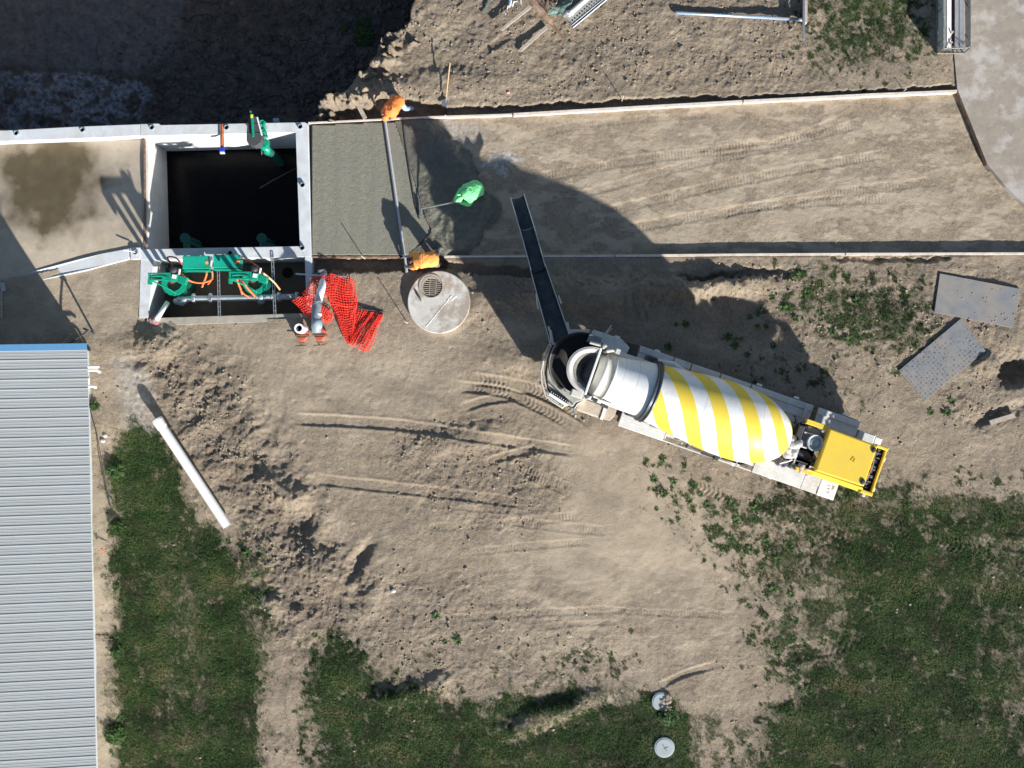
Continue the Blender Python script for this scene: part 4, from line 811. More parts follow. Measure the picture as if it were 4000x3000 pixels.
# orifice: dark round sump cover in the bay
c = W(1123, 1065, -1.43); o = MB().cyl((c.x, c.y), .19, -1.449, -1.44, 24).build('drain_hole', m_black, None, loc=(c.x, c.y, -1.45)); tag(o, 'black round drain hole in the floor at the right end of the pump bay', 'drain')
o = MB().tube([W(1155, 1070, .12), W(1250, 1076, .14), W(1355, 1080, .35)], .03, 8).build('steel_rod', m_alu, None, loc=W(1155, 1070, .1)); tag(o, 'thin pale rod laid over the east wall of the pump bay above the orange net', 'rod')
# ------------------------------------------------------------------ riser pipe, valves and orange net
r = wroot('riser_pipe', W(1240, 1200, .3), 'thick white and grey pipe rising out of the orange net above the right red valve', 'pipe')
mb = MB(); mb.tube([W(1262, 1062, -.1), W(1265, 1080, .0), W(1258, 1120, .35), W(1240, 1185, .75)], .125, 20); mb.build('white_section', m_pvc, r, smooth=True)
mb = MB(); mb.tube([W(1240, 1183, .76), W(1236, 1200, .85), W(1234, 1240, .95), W(1236, 1300, 1.0)], [.15, .155, .15, .15], 20); mb.build('grey_section', m_pvcg, r, smooth=True)
mb = MB(); mb.limb([W(1238, 1262, 1.0), W(1240, 1272, .98)], [.165, .165], 20); mb.build('grey_cap', M_('light_grey_pvc', (.30, .38, .44), .3), r, smooth=True)
for y_, w_, m_ in ((1178, .012, m_galv), (1230, .035, m_pvc), (1246, .015, m_blackrub)):
    a = W(1238 if y_ > 1200 else 1243, y_, .9); mb = MB(); mb.tube([a+Vector((0, w_, 0)), a-Vector((0, w_, 0))], .162, 22); mb.build('band', m_, r)
mb = MB(); mb.tube([W(1256, 1055, .05), W(1258, 1064, .05)], .14, 18); mb.build('socket', m_galv, r)
def valve(px, py, lab, withpipe):
    r = wroot('gate_valve', W(px, py, 0), lab, 'valve'); zt = .45
    mb = MB(); mb.prism(Wp([(px-21, py-22), (px+2, py-26), (px+23, py-10), (px+22, py+8), (px-20, py+8)], zt), .0, zt); mb.build('body', m_red, r, bevel=.03)
    mb = MB(); mb.prism(Wp([(px-24, py+6), (px+25, py+6), (px+25, py+12), (px-24, py+12)], zt), .05, zt+.02); mb.build('flange', m_rust, r, bevel=.005)
    mb = MB(); mb.prism(Wp([(px-20, py+13), (px+22, py+13), (px+10, py+32), (px-8, py+32)], zt), .1, zt-.05); mb.build('bonnet', m_red, r, bevel=.03)
    mb = MB(); mb.prism(Wp([(px-9, py+31), (px+12, py+31), (px+10, py+40), (px-8, py+40)], .35), .12, .36); mb.build('gland', m_rust, r, bevel=.01)
    mb = MB(); a = W(px, py+40, .3); b = W(px, py+50, .3); mb.tube([a, b], .02, 8); mb.tube([W(px-22, py+49, .3), W(px+20, py+47, .3)], .016, 8); mb.build('handle', m_darksteel, r)
    if withpipe:
        c = W(px-9, py-20, 1.0); mb = MB(); n = 24; vs = []
        for rr, zz in ((.155, .2), (.155, 1.0), (.10, 1.0), (.10, .5)):
            for q in range(n): t = 2*math.pi*q/n; vs.append((c.x+math.cos(t)*rr, c.y+math.sin(t)*rr, zz))
        mb.add(vs, [(L*n+q, L*n+(q+1) % n, (L+1)*n+(q+1) % n, (L+1)*n+q) for L in range(3) for q in range(n)]); up = mb.build('upright_pipe', m_pvc, r, smooth=False, bevel=.01)
        mb = MB(); mb.cyl((c.x, c.y), .101, .5, .52, 24); mb.build('bore', m_black, up)
valve(1176, 1302, 'left red valve with an open-topped white pipe standing on it', True); valve(1246, 1300, 'right red valve under the grey bend of the thick pipe', False)
# net
def net(name, quads, parent, th):
    mb = MB()
    for (a, b, c, d, nu, nv, wob) in quads:
        base = len(mb.v); a, b, c, d = [W(*p) for p in (a, b, c, d)]; V = []; nu = max(3, int(round(max((b-a).length, (c-d).length)/.088))); nv = max(3, int(round(max((d-a).length, (c-b).length)/.088)))
        for i in range(nu+1):
            for j in range(nv+1):
                u = i/nu; v = j/nv; p = (a*(1-u)+b*u)*(1-v)+(d*(1-u)+c*u)*v
                p += Vector((math.sin(v*7+u*3)*.02, math.sin(u*9)*.02, abs(math.sin(u*wob*2.1+v*1.3))*.04+random.uniform(-.012, .012))); V.append(p)
        mb.add(V, [(i*(nv+1)+j, (i+1)*(nv+1)+j, (i+1)*(nv+1)+j+1, i*(nv+1)+j+1) for i in range(nu) for j in range(nv)])
    o = mb.build(name, m_net, parent); w_ = o.modifiers.new('Wire', 'WIREFRAME'); w_.thickness = th; w_.use_boundary = True; w_.use_even_offset = False; return o
r = wroot('safety_net', W(1320, 1200, .2), 'orange plastic safety net crumpled over the ground around the thick pipe', 'safety net')
net('upper_fold', [((1215, 1090, .1), (1300, 1068, .3), (1310, 1150, .35), (1190, 1160, .2), 22, 20, 2), ((1290, 1070, .35), (1385, 1100, .15), (1395, 1200, .12), (1290, 1190, .3), 22, 24, 3), ((1225, 1085, .15), (1370, 1085, .2), (1380, 1150, .15), (1260, 1160, .25), 28, 18, 2)], r, .030)
net('lower_fold', [((1285, 1165, .15), (1392, 1150, .12), (1392, 1200, .12), (1340, 1260, .1), 20, 22, 2), ((1300, 1190, .16), (1395, 1185, .14), (1372, 1340, .12), (1358, 1345, .1), 18, 34, 2), ((1290, 1180, .08), (1395, 1170, .08), (1370, 1335, .08), (1355, 1335, .08), 18, 30, 3)], r, .030)
net('tail_fold', [((1392, 1200, .03), (1455, 1215, .04), (1380, 1335, .05), (1372, 1330, .05), 14, 24, 1), ((1450, 1220, .12), (1463, 1222, .05), (1378, 1350, .05), (1365, 1338, .16), 6, 26, 1), ((1462, 1230, .1), (1498, 1232, .05), (1440, 1375, .06), (1378, 1352, .14), 10, 30, 2), ((1480, 1228, .16), (1495, 1236, .1), (1420, 1372, .12), (1400, 1360, .2), 6, 26, 1)], r, .030)
net('left_fold', [((1140, 1175, .12), (1170, 1160, .2), (1225, 1240, .2), (1215, 1245, .12), 12, 22, 1), ((1142, 1178, .16), (1180, 1160, .2), (1300, 1230, .12), (1290, 1258, .1), 12, 34, 2), ((1180, 1145, .15), (1250, 1110, .25), (1240, 1190, .3), (1212, 1190, .15), 14, 16, 2), ((1255, 1195, .2), (1305, 1225, .08), (1280, 1265, .06), (1250, 1245, .1), 10, 12, 1)], r, .030)
o = MB().tube([W(1392, 1200, .08), W(1440, 1210, .10), W(1498, 1218, .06)], [.03, .025, .02], 8).build('dark_stake', m_darksteel, None, loc=W(1440, 1208, .05)); tag(o, 'dark thin stake lying at the upper edge of the orange net tail', 'stake')
# ------------------------------------------------------------------ round manhole cover and pale lids
r = wroot('manhole_slab', W(1714, 1180, .1), 'large round concrete manhole slab with an offset iron grate', 'manhole'); zm = .22
c = W(1714, 1180, zm); mb = MB(); n = 72
m_mh = M_('manhole_concrete', (.56, .55, .51), .85, var=.14, scale=2.5, bump=.3, dirt=(.33, .27, .215), dirt_amt=.9, dscale=1.6, dr=(.46, .60))
mb.tube([(c.x, c.y, -.3), (c.x, c.y, zm-.02), (c.x, c.y, zm)], [1.03, 1.03, 1.01], n); sl_ = mb.build('slab', m_mh, r)
mb = MB(); a = W(1664, 1276, zm+.004); b = W(1766, 1152, zm+.004); [mb.tube([a.lerp(b, k/9)+Vector((random.uniform(-.01, .01), 0, 0)), a.lerp(b, (k+.8)/9)], [random.uniform(.008, .014), random.uniform(.006, .014)], 6) for k in range(9)]; q = W(1775, 1164, zm+.01); mb.box(q.x-.10, q.x+.10, q.y-.03, q.y+.03, zm, zm+.008, rz=.75); mb.box(q.x-.14, q.x-.02, q.y-.06, q.y-.03, zm, zm+.006, rz=.75); mb.build('chalk_stripe', m_white, sl_)
g0 = W(1684, 1118, zm); mb = MB(); n = 40; vs = []
for rr, zz in ((.40, zm+.001), (.40, zm+.03), (.365, zm+.03), (.365, zm+.008)):
    for k in range(n): t = 2*math.pi*k/n; vs.append((g0.x+math.cos(t)*rr, g0.y+math.sin(t)*rr, zz))
mb.add(vs, [(L*n+k, L*n+(k+1) % n, (L+1)*n+(k+1) % n, (L+1)*n+k) for L in range(3) for k in range(n)]); mb.build('rim', m_concdirty, sl_)
mb = MB(); mb.cyl((g0.x, g0.y), .33, zm+.002, zm+.010, 40); gr_ = mb.build('grate', m_rust2 if 'm_rust2' in globals() else m_concdirty, r)
mb = MB(); g1 = W(1690, 1124, zm)
for i in range(9):
    yy = -.27+i*.066; hw = math.sqrt(max(0, .31**2-yy*yy))
    for xa, xb in ((-.31, -.105), (-.085, .10), (.12, .31)):
        xa2, xb2 = max(xa, -hw), min(xb, hw)
        if xb2-xa2 > .04: mb.box(g1.x+xa2, g1.x+xb2, g1.y+yy-.018, g1.y+yy+.018, zm+.008, zm+.0125, rz=-.06, c=(g1.x, g1.y, 0))
mb.build('slot', m_black, gr_)
o = MB().prism(Wp([(1616, 1127), (1628, 1136), (1642, 1160), (1645, 1178), (1638, 1168), (1626, 1152)], zm+.03), zm+.006, zm+.03).build('trowel', m_darksteel, None, loc=W(1630, 1150, zm)); tag(o, 'dark pointed trowel lying on the left of the round manhole slab', 'trowel')
m_lid = M_('pale_lid', (.36, .43, .45), .5, var=.12, dirt=(.3, .28, .24), dirt_amt=.6, dscale=3)
for (px, py, rr, lab, sq) in ((2583, 2742, .31, 'upper pale round lid, partly buried in soil near the bottom edge', True), (2596, 2922, .34, 'lower pale round lid with a scratched cross in the dark grass', False)):
    r = wroot('tank_cover', W(px, py, .1), lab, 'lid', 'pale round lids in the grass'); c = W(px, py, .1); zz = gz(px, py)+.05
    mb = MB(); mb.tube([(c.x, c.y, zz-.2), (c.x, c.y, zz-.02), (c.x, c.y, zz), ], [rr, rr, rr*.95], 36); mb.tube([(c.x, c.y, zz), (c.x, c.y, zz+.012)], [rr*.85, rr*.82], 36); d_ = mb.build('disc', m_lid, r)
    mb = MB(); mb.tube([(c.x-.06, c.y+.1, zz+.015), (c.x+.07, c.y-.1, zz+.015)], .012, 5); mb.tube([(c.x-.02, c.y-.03, zz+.015), (c.x+.12, c.y+.02, zz+.015)], .008, 5); mb.build('scratch', m_steel, d_)
    if sq:
        mb = MB(); R = random.Random(4)
        for k in range(26): mb.ball((c.x+.10+R.uniform(-.1, .2), c.y-.02+R.uniform(-.26, .26), zz+.02), R.uniform(.03, .09), 6, (1, 1, .5))
        mb.build('soil_on_lid', m_clod, d_)
# ------------------------------------------------------------------ form boards, stakes
def board(pts, w_, z0, z1, name, mat, lab, cat, group=None):
    P = [W(a, b, z1) for a, b in pts]; L = []; Rr = []
    for i, p in enumerate(P):
        d = (P[min(i+1, len(P)-1)]-P[max(i-1, 0)]).normalized(); s_ = Vector((-d.y, d.x, 0))*w_/2; L.append((p+s_)[:2]); Rr.append((p-s_)[:2])
    o = MB().prism([tuple(q) for q in L+Rr[::-1]], z0, z1).build(name, mat, None, loc=(P[0].x, P[0].y, z0)); tag(o, lab, cat, group); return o
FG = 'timber form boards along the new concrete strip'
board([(1204, 480), (1500, 466)], .05, -.3, .035, 'form_board', m_woodpale, 'pale form board along the north edge of the finished slab beside the pit corner', 'form board', FG)
board([(1509, 465.5), (1660, 458), (2000, 447)], .06, -.25, .03, 'form_board', m_woodpale, 'form board behind the kneeling worker, north of the wet concrete', 'form board', FG)
board([(2006, 447), (2560, 415), (2900, 396)], .09, -.25, .04, 'form_board', m_woodpale, 'long north form board with the shovel lying beyond its left end', 'form board', FG)
board([(2906, 395.6), (3400, 370), (3738, 356)], .09, -.25, .045, 'form_board', m_woodpale, 'north form board reaching the old driveway', 'form board', FG)
board([(1216, 1004), (1560, 1004)], .05, -.3, .01, 'form_board', m_woodbr, 'dirty form board along the south edge of the finished slab', 'form board', FG)
board([(1735, 1002), (2060, 1001), (2400, 1000)], .055, -.3, .03, 'form_board', m_woodpale, 'south form board passing under the truck chute', 'form board', FG)
board([(2406, 999), (3000, 994), (3300, 992.5)], .075, -.3, .04, 'form_board', m_woodpale, 'south form board north of the truck shadow', 'form board', FG)
board([(3306, 992.3), (3700, 991), (4250, 990)], .075, -.3, .045, 'form_board', m_woodpale, 'south form board running to the right edge of the picture', 'form board', FG)
board([(3742, 362), (3795, 490), (3858, 644)], .05, -.3, .02, 'form_board', m_woodbr, 'short dark form board along the edge of the old driveway', 'form board', FG)
board([(1376, 368), (1426, 462)], .14, .05, .09, 'loose_plank', m_wood, 'loose grey plank bridging the trench north of the finished slab', 'plank')
for (px, py, hh, dx, lab) in ((1422, 1008, 1.05, 0, 'thin pale stake standing at the south edge of the finished slab'), (1592, 1262, .85, 0, 'thin stake standing left of the round manhole slab'), (1740, 452, .4, 0, 'short stake by the north form near the boots of the kneeling worker'),
                              (2430, 392, .9, 0, 'thin stake north of the form, up from the truck chute'), (1215, 470, .3, 0, 'short stake at the pit corner by the finished slab'), (3530, 355, .5, 0, 'thin stake north of the form near the driveway')):
    a = Vector((*W(px, py)[:2], gz(px, py)-.1)); o = MB(); o.tube([a, a+Vector((0, 0, hh))], [.016, .012], 6); o.tube([a+Vector((0, 0, hh)), a+Vector((0, 0, hh+.02))], .02, 6); o = o.build('stake', m_woodpale, None, loc=a); tag(o, lab, 'stake', 'thin stakes beside the forms')
for (x0, y0, x1, y1, w_, hh, lab) in ((3868, 1652, 3965, 1622, .16, .14, 'grey timber block lying in the dug soil at the right edge'),):
    zz = gz((x0+x1)/2, (y0+y1)/2)+hh; board([(x0, y0), (x1, y1)], w_, zz-.1, zz, 'timber_block', m_wood, lab, 'timber block')
# ------------------------------------------------------------------ steel ground plates
def plate(q, name, lab, pattern):
    r = wroot(name, W(q[0][0], q[0][1], .05), lab, 'ground plate'); zz = max(gz(*p) for p in q)*.4+.07
    mb = MB(); mb.prism(Wp(q, zz), zz-.05, zz); p_ = mb.build('sheet', m_plate, r, bevel=.004)
    if pattern:
        mb = MB(); a, b, c, d = [W(x, y, zz) for x, y in q]; nu, nv = 22, 11
        for i in range(nu):
            for j in range(nv):
                if random.random() < .18 or (i > 9 and random.random() < .35 and j < 8): continue
                p = (a.lerp(b, (i+.5)/nu)).lerp(d.lerp(c, (i+.5)/nu), (j+.5)/nv); e = (b-a).normalized(); f = Vector((-e.y, e.x, 0))
                if (i+j) % 2: e, f = f, e
                for s_ in (-.018, .018): mb.tube([p+e*.03+f*s_, p-e*.03+f*s_], .006, 4)
        mb.build('tread_bars', m_plated, p_)
    mb = MB(); R = random.Random(pattern+3)
    for k in range(34):
        u, v = R.random(), R.random()**1.6; a, b, c, d = [W(x, y, zz) for x, y in q]; p = a.lerp(b, .2+.8*u).lerp(d.lerp(c, .2+.8*u), 1-v if not pattern else R.random()*.8); mb.ball(p, R.uniform(.012, .045), 5, (1, 1, .4))
    tag(mb.build('soil_crumbs', m_clod, p_), kind='stuff')
m_plate = M_('plate_steel', (.20, .212, .225), .55, var=.12, scale=3, bump=.1, dirt=(.30, .255, .21), dirt_amt=.95, dscale=.8)
m_plated = M_('plate_tread', (.125, .135, .145), .6, var=.2)
plate([(3672, 1068), (3985, 1128), (3955, 1280), (3650, 1220)], 'ground_plate', 'smooth grey steel plate with soil on it at the right edge', 0)
plate([(3512, 1447), (3755, 1243), (3850, 1370), (3612, 1567)], 'ground_plate', 'grey patterned tread plate lying askew below the smooth plate', 1)
# ------------------------------------------------------------------ big white pipe in the lower left
r = wroot('sewer_pipe', W(750, 1850, .3), 'long thick white plastic pipe lying diagonally beside the grass', 'pipe'); a = W(612, 1636, .42); b = W(888, 2056, .24)
d = (b-a).normalized(); n = 28; s1 = Vector((-d.y, d.x, 0)).normalized(); s2 = d.cross(s1)
def hollow(mb, prof, a, d):
    vs = []
    for t_, rr in prof:
        for k in range(n): t = 2*math.pi*k/n; vs.append(a+d*t_+s1*math.cos(t)*rr+s2*math.sin(t)*rr)
    mb.add(vs, [(L*n+k, L*n+(k+1) % n, (L+1)*n+(k+1) % n, (L+1)*n+k) for L in range(len(prof)-1) for k in range(n)]); return mb
Ln = (b-a).length
hollow(MB(), [(.36, .135), (.38, .155), (.5, .155), (Ln, .152), (Ln, .135), (.3, .135)], a, d).build('barrel', m_pvc, r, smooth=False)
hollow(MB(), [(.3, .13), (-.0, .145), (0, .175), (.02, .18), (.05, .185), (.055, .17), (.07, .17), (.075, .185), (.10, .182), (.30, .175), (.38, .157)], a, d).build('socket', m_pvc, r, smooth=False)
mb = MB(); q = a.lerp(b, .1); mb.box(q.x-.15, q.x+.15, q.y-.05, q.y+.05, gz(650, 1680)-.05, .2); mb.build('packing_block', m_wood, r)
# ------------------------------------------------------------------ building on the left
r = wroot('metal_roofed_building', W(100, 2000, 0), 'long building with a ribbed pale metal roof and blue trim at the left edge', 'building'); ZR = 3.2
m_roof = M_('galvalume_roof', (.35, .37, .37), .5, metal=.1, var=.07, scale=1.2, dirt=(.36, .39, .40), dirt_amt=.7, dscale=1.3, streak=(.3, 9, 1))
def roof():
    mb = MB(); A = W(341, 1362, ZR); B = W(376, 3010, ZR); e = (B-A).normalized(); n_ = Vector((e.y, -e.x, 0)); wst = Vector((-1, -.02, 0)).normalized()
    Ltot = 18.5; pitch = .292; prof = []; t = 0.0
    while t < Ltot:
        prof += [(t, .0), (t+.012, .016), (t+.034, .016), (t+.05, .0), (t+.125, .0), (t+.133, .007), (t+.145, 0), (t+.205, 0), (t+.213, .007), (t+.225, 0)]; t += pitch
    xs = [0, 3, 6, 9]; V = []
    for t_, h_ in prof:
        for s_ in xs: p = A+Vector((e.x*t_, e.y*t_, 0))+wst*s_; V.append((p.x, p.y, ZR+h_+s_*.12))
    m = len(xs); mb.add(V, [(i*m+j, i*m+j+1, (i+1)*m+j+1, (i+1)*m+j) for i in range(len(prof)-1) for j in range(m-1)]); o = mb.build('roof', m_roof, r)
    s_ = o.modifiers.new('Solidify', 'SOLIDIFY'); s_.thickness = .01; s_.offset = -1
    q0 = A+Vector((.012, .16, 0)); q1 = q0+wst*9
    mb = MB(); mb.add([(q0.x, q0.y, ZR+.06), (q1.x, q1.y, ZR+.06+1.08), (q1.x, q1.y-.20, ZR+.06+1.08), (q0.x, q0.y-.20, ZR+.06), (q0.x, q0.y, ZR-.16), (q1.x, q1.y, ZR-.16+1.08)], [(0, 1, 2, 3), (4, 5, 1, 0)])
    t_ = mb.build('ridge_trim', M_('blue_trim', (.10, .26, .46), .4, var=.06), o); s_ = t_.modifiers.new('Solidify', 'SOLIDIFY'); s_.thickness = .012
    mb = MB(); c0 = Vector((A.x-.85, A.y-.1, 0)); 
    mb.prism([(c0.x, c0.y), (c0.x+e.x*17.8, c0.y+e.y*17.8), (c0.x+e.x*17.8-8, c0.y+e.y*17.8-.16), (c0.x-8, c0.y-.16)], -.2, ZR-.15)
    return A, e
A_, e_ = roof(); ov = 1.19
c0 = Vector((A_.x-ov*1.0, A_.y+.04, 0))
mb = MB(); mb.prism([(c0.x, c0.y), (c0.x+e_.x*17.9, c0.y+e_.y*17.9), (c0.x+e_.x*17.9-8, c0.y+e_.y*17.9-.16), (c0.x-8, c0.y-.16)], -.3, lambda p: ZR-.06+max(0, (c0.x-p[0]))*.12); mb.build('wall', M_('building_wall', (.45, .5, .52), .6), r)
for k, (px, py, L, dz) in enumerate(((352, 1433, 28, .9), (352, 1446, 22, .75), (350, 1510, 20, .5))):
    mb = MB(); p = W(px, py, dz); mb.tube([Vector((c0.x-.1, p.y, dz)), Vector((p.x+L/S-.05, p.y, dz)), Vector((p.x+L/S, p.y, dz-.05)), Vector((p.x+L/S, p.y-(.06 if k else 0), dz-.35 if k == 1 else dz-.06))], .045, 12); mb.build('vent_pipe', m_pvc, r, smooth=True)
mb = MB(); p = W(355, 1440, 1.5); mb.box(c0.x, c0.x+.06, p.y-.5, p.y-.3, .1, 1.9); mb.build('downpipe', m_white, r)
# posts and rods near the building
def rod(pts, rr, name, mat, lab, cat): o = MB().tube([W(*p) for p in pts], rr, 8).build(name, mat, None, loc=W(*pts[0])); tag(o, lab, cat); return o
r = wroot('trestle', W(320, 1320, .4), 'dark rod trestle standing off the corner of the metal roof', 'trestle')
mb = MB(); mb.tube([W(262, 1349, .2), W(300, 1322, .6), W(343, 1292, .95)], .03, 8); mb.build('rail', m_darksteel, r)
mb = MB(); mb.tube([W(343, 1292, .95), Vector((*W(366, 1302, 0)[:2], 0))], .035, 8); mb.build('leg', m_darksteel, r)
mb = MB(); mb.tube([W(328, 1284, .9), W(345, 1290, .97), W(352, 1300, .9)], .04, 8); mb.build('clamp', m_darksteel, r)
rod([(238, 1350, .1), (281, 1302, .1)], .015, 'thin_cane', m_wood, 'thin pale cane lying in the shade north of the roof', 'cane')
rod([(5, 1140, .1), (6, 1240, .1)], .03, 'grey_batten', m_wood, 'grey batten lying against the left edge above the building', 'batten')
o = MB().prism(Wp([(0, 1105), (14, 1105), (20, 1135), (4, 1140)], .1), -.05, .12).build('white_rag', m_bag, None, bevel=.02, loc=W(8, 1120, .05)); tag(o, 'small white rag at the left edge where the slanting wall is buried', 'rag')
rod([(352, 1598, .05), (380, 1700, .06), (405, 1850, .05), (433, 1988, .05)], .014, 'black_cable', m_darksteel, 'thin black cable running down the bare strip beside the roof', 'cable')
r = wroot('marker_stake', W(425, 2150, .2), 'leaning marker stake with an orange tip beside the roof', 'stake')
mb = MB(); mb.tube([W(430, 2143, .15), W(405, 2152, .25)], .014, 6); mb.build('shaft', m_galv, r); mb = MB(); mb.tube([W(405, 2152, .25), W(396, 2148, .28)], .03, 6); mb.tube([W(402, 2142, .27), W(400, 2160, .26)], .02, 6); mb.build('tip', m_orhose, r)
rod([(372, 2493, .02), (400, 2498, .03), (440, 2497, .02)], .012, 'thin_root', m_woodbr, 'thin brown root on the bare strip beside the roof', 'root')
for (px, py, rr, lab) in ((412, 1702, .075, 'small white stone on the bare strip beside the roof'), (402, 1722, .085, 'tan stone touching the small white stone beside the roof'), (1536, 2308, .09, 'pale stone on the rough soil in the lower middle'), (1985, 362, .06, 'pink painted stone beside the shovel'), (2290, 2400, .04, 'tiny white stone in the sandy area below the truck')):
    zz = gz(px, py); o = MB().ball((*W(px, py)[:2], zz+rr*.3), rr, 8, (1, .8, .6)); v = o.v; o.v = [p+Vector((random.uniform(-1, 1), random.uniform(-1, 1), random.uniform(-1, 1)))*rr*.12 for p in v]
    o = o.build('stone', M_('stone_%d' % px, (.75, .35, .42) if 'pink' in lab else ((.62, .6, .56) if 'white' in lab or 'pale' in lab else (.45, .36, .27)), .8), None, loc=(*W(px, py)[:2], zz)); tag(o, lab, 'stone')
# ------------------------------------------------------------------ things along the top edge
r = wroot('hay_feeder', W(3730, 60, 0), 'long open galvanised feed bunk with sloping pale sides standing on the old driveway', 'feeder')
zf = .68
mb = MB(); 
def quad(mb, q): mb.add([W(*p) for p in q], [(0, 1, 2, 3)]); return mb
for q in (((3664, 206, .05), (3683, 192, zf), (3683, -200, zf), (3664, -200, .05)), ((3690, 190, zf), (3716, 190, .42), (3716, -200, .42), (3690, -200, zf)), ((3730, 190, .42), (3766, 190, .55), (3766, -200, .55), (3730, -200, .42)), ((3770, 190, .25), (3788, 190, .45), (3788, -200, .45), (3770, -200, .25))):
    quad(mb, q)
o = mb.build('side_panel', m_galvp if 'm_galvp' in globals() else m_fender, r); s_ = o.modifiers.new('Solidify', 'SOLIDIFY'); s_.thickness = .012
mb = MB(); quad(mb, ((3716, 180, .36), (3730, 180, .36), (3730, -200, .36), (3716, -200, .36))); o = mb.build('trough_floor', M_('maroon_belt', (.06, .03, .035), .6), r); s_ = o.modifiers.new('Solidify', 'SOLIDIFY'); s_.thickness = .02
mb = MB()
for pts in (((3660, 208, .05), (3660, -200, .05)), ((3683, 192, zf), (3683, -200, zf)), ((3697, 186, zf), (3697, -200, zf)), ((3790, 186, zf-.05), (3790, -200, zf-.05)), ((3747, 186, .55), (3747, -200, .55)), ((3683, 190, zf), (3790, 186, zf-.05)), ((3660, 208, .05), (3765, 208, .05)), ((3765, 208, .05), (3790, 188, zf-.05)), ((3660, 208, .05), (3683, 190, zf))):
    mb.tube([W(*p) for p in pts], .022, 8)
for i in range(7): a = 3683+i*17; mb.tube([W(a, 189, zf-.02), W(3662+i*16.5, 207, .05)], .012, 6)
for yy in (30, 155): mb.tube([W(3662, yy+18, .05), W(3683, yy, zf)], .018, 6); mb.tube([W(3770, yy-20, .3), W(3790, yy+5, zf-.05)], .018, 6)
mb.build('frame', m_steel, r)
for (px, py) in ((3722, 124), (3718, 165), (3793, 175)):
    mb = MB(); mb.cyl(W(px, py, .6)[:2], .035, .36, .6, 10); mb.build('bolt', m_fendust, r)
mb = MB(); 
for yy in (-150, 20, 180):
    for xx in (3668, 3786): mb.tube([W(xx, yy, .0), W(xx, yy, .5)], .022, 6)
mb.build('leg', m_steel, r)
r = wroot('round_bar_pipe', W(2645, 50, .1), 'long thin shiny bluish pipe lying across the soil at the top edge', 'pipe')
mb = MB(); mb.tube([W(2637, 50, .12), W(2645, 50, .12), W(3130, 77, .16)], [.05, .055, .055], 12); mb.build('tube', M_('blue_grey_tube', (.40, .50, .62), .25, metal=.5), r, smooth=True)
mb = MB(); mb.tube([W(3125, 77, .16), W(3140, 77, .16)], .07, 12); mb.build('end_cap', m_galv, r)
o = MB(); o.prism(Wp([(3139, -120), (3147, -120), (3144, 154), (3136, 154)], .5), .42, .5); a = W(3141, -120, .5); b = W(3140, 154, .5); o.box(a.x+.02, a.x+.035, b.y, a.y, .3, .44); o = o.build('steel_rail', m_galv, None, bevel=.004, loc=a); tag(o, 'upright grey steel rail ending beside the green patch at the top edge', 'rail')
r = wroot('rail_support', W(3139, 60, 0), 'low timber trestle carrying the grey steel rail at the top edge', 'trestle'); mb = MB(); c = W(3140, 40, 0); mb.box(c.x-.06, c.x+.04, c.y-.5, c.y+.5, gz(3140, 40)-.1, .3); mb.build('beam', m_wood, r)
# debris heap
def plank(q, z0, z1, mat, lab, name='scrap_board'):
    o = MB().prism(Wp(q, z1), lambda p: z0, z1).build(name, mat, None, bevel=.006, loc=(*W(*q[0])[:2], z0)); tag(o, lab, 'board', 'scrap boards in the debris heap'); return o
plank([(2068, 18), (2078, 28), (1962, 120), (1952, 114)], .26, .32, m_wood, 'grey board pointing down-left from the rusty post, casting a wide shadow')
plank([(2132, 98), (2140, 110), (2035, 203), (2023, 196)], .06, .12, m_wood, 'pale weathered board lower than the others in the debris heap')
r = wroot('rusty_post', W(2110, 70, .2), 'rusty brown post with splintered lower end leaning across the debris heap', 'post')
mb = MB(); mb.tube([W(2062, -30, .3), W(2090, 18, .28), W(2150, 80, .2), W(2163, 95, .16)], [(.14, .06), (.13, .06), (.1, .05), (.08, .04)], 8, flat=(.7, .7, 0)); mb.build('shaft', m_woodbr, r)
mb = MB(); mb.tube([W(2155, 95, .16), W(2180, 128, .1), W(2198, 152, .05)], [.045, .035, .02], 6); mb.tube([W(2160, 92, .16), W(2200, 145, .08)], [.035, .02], 6); mb.build('splinter', m_rust, r)
r = wroot('perforated_ramp', W(2260, 60, .1), 'grey perforated metal loading ramp lying at the top edge', 'ramp'); zr_ = .30
mb = MB(); mb.prism(Wp([(2300, -150), (2385, -20), (2238, 108), (2212, 68), (2290, -20)], zr_), zr_-.04, zr_); pl = mb.build('deck', m_plate2 if 'm_plate2' in globals() else M_('ramp_plate', (.33, .34, .32), .5, metal=.2, var=.15, scale=8), r)
mb = MB()
for i in range(13):
    for j in range(3):
        p = W(2226+i*9.5+j*9, 88-i*9+j*6, zr_); mb.cyl(p[:2], .022+.008*(j == 0), zr_+.001, zr_+.004, 8)
mb.build('hole', m_black, pl)
mb = MB(); mb.tube([W(2238, 108, zr_+.03), W(2395, -22, zr_+.03)], .022, 6); mb.tube([W(2233, 100, zr_+.01), W(2390, -30, zr_+.01)], .015, 6); mb.build('edge_rail', m_galv, r)
r = wroot('downpipe', W(2250, 30, .4), 'bright white plastic pipe with a flared end lying on the perforated ramp', 'pipe')
mb = MB(); mb.tube([W(2228, 52, .42), W(2236, 44, .42), W(2320, -30, .44)], [.11, .085, .085], 16); mb.build('barrel', m_white, r, smooth=True); mb = MB(); mb.tube([W(2222, 64, .36), W(2232, 52, .42)], .04, 8); mb.build('spout', m_white, r)
mb = MB(); mb.limb([W(2204, 60, .36), W(2216, 50, .42), W(2226, 52, .42)], [.07, .09, .08], 12); mb.build('elbow', m_galv, r)
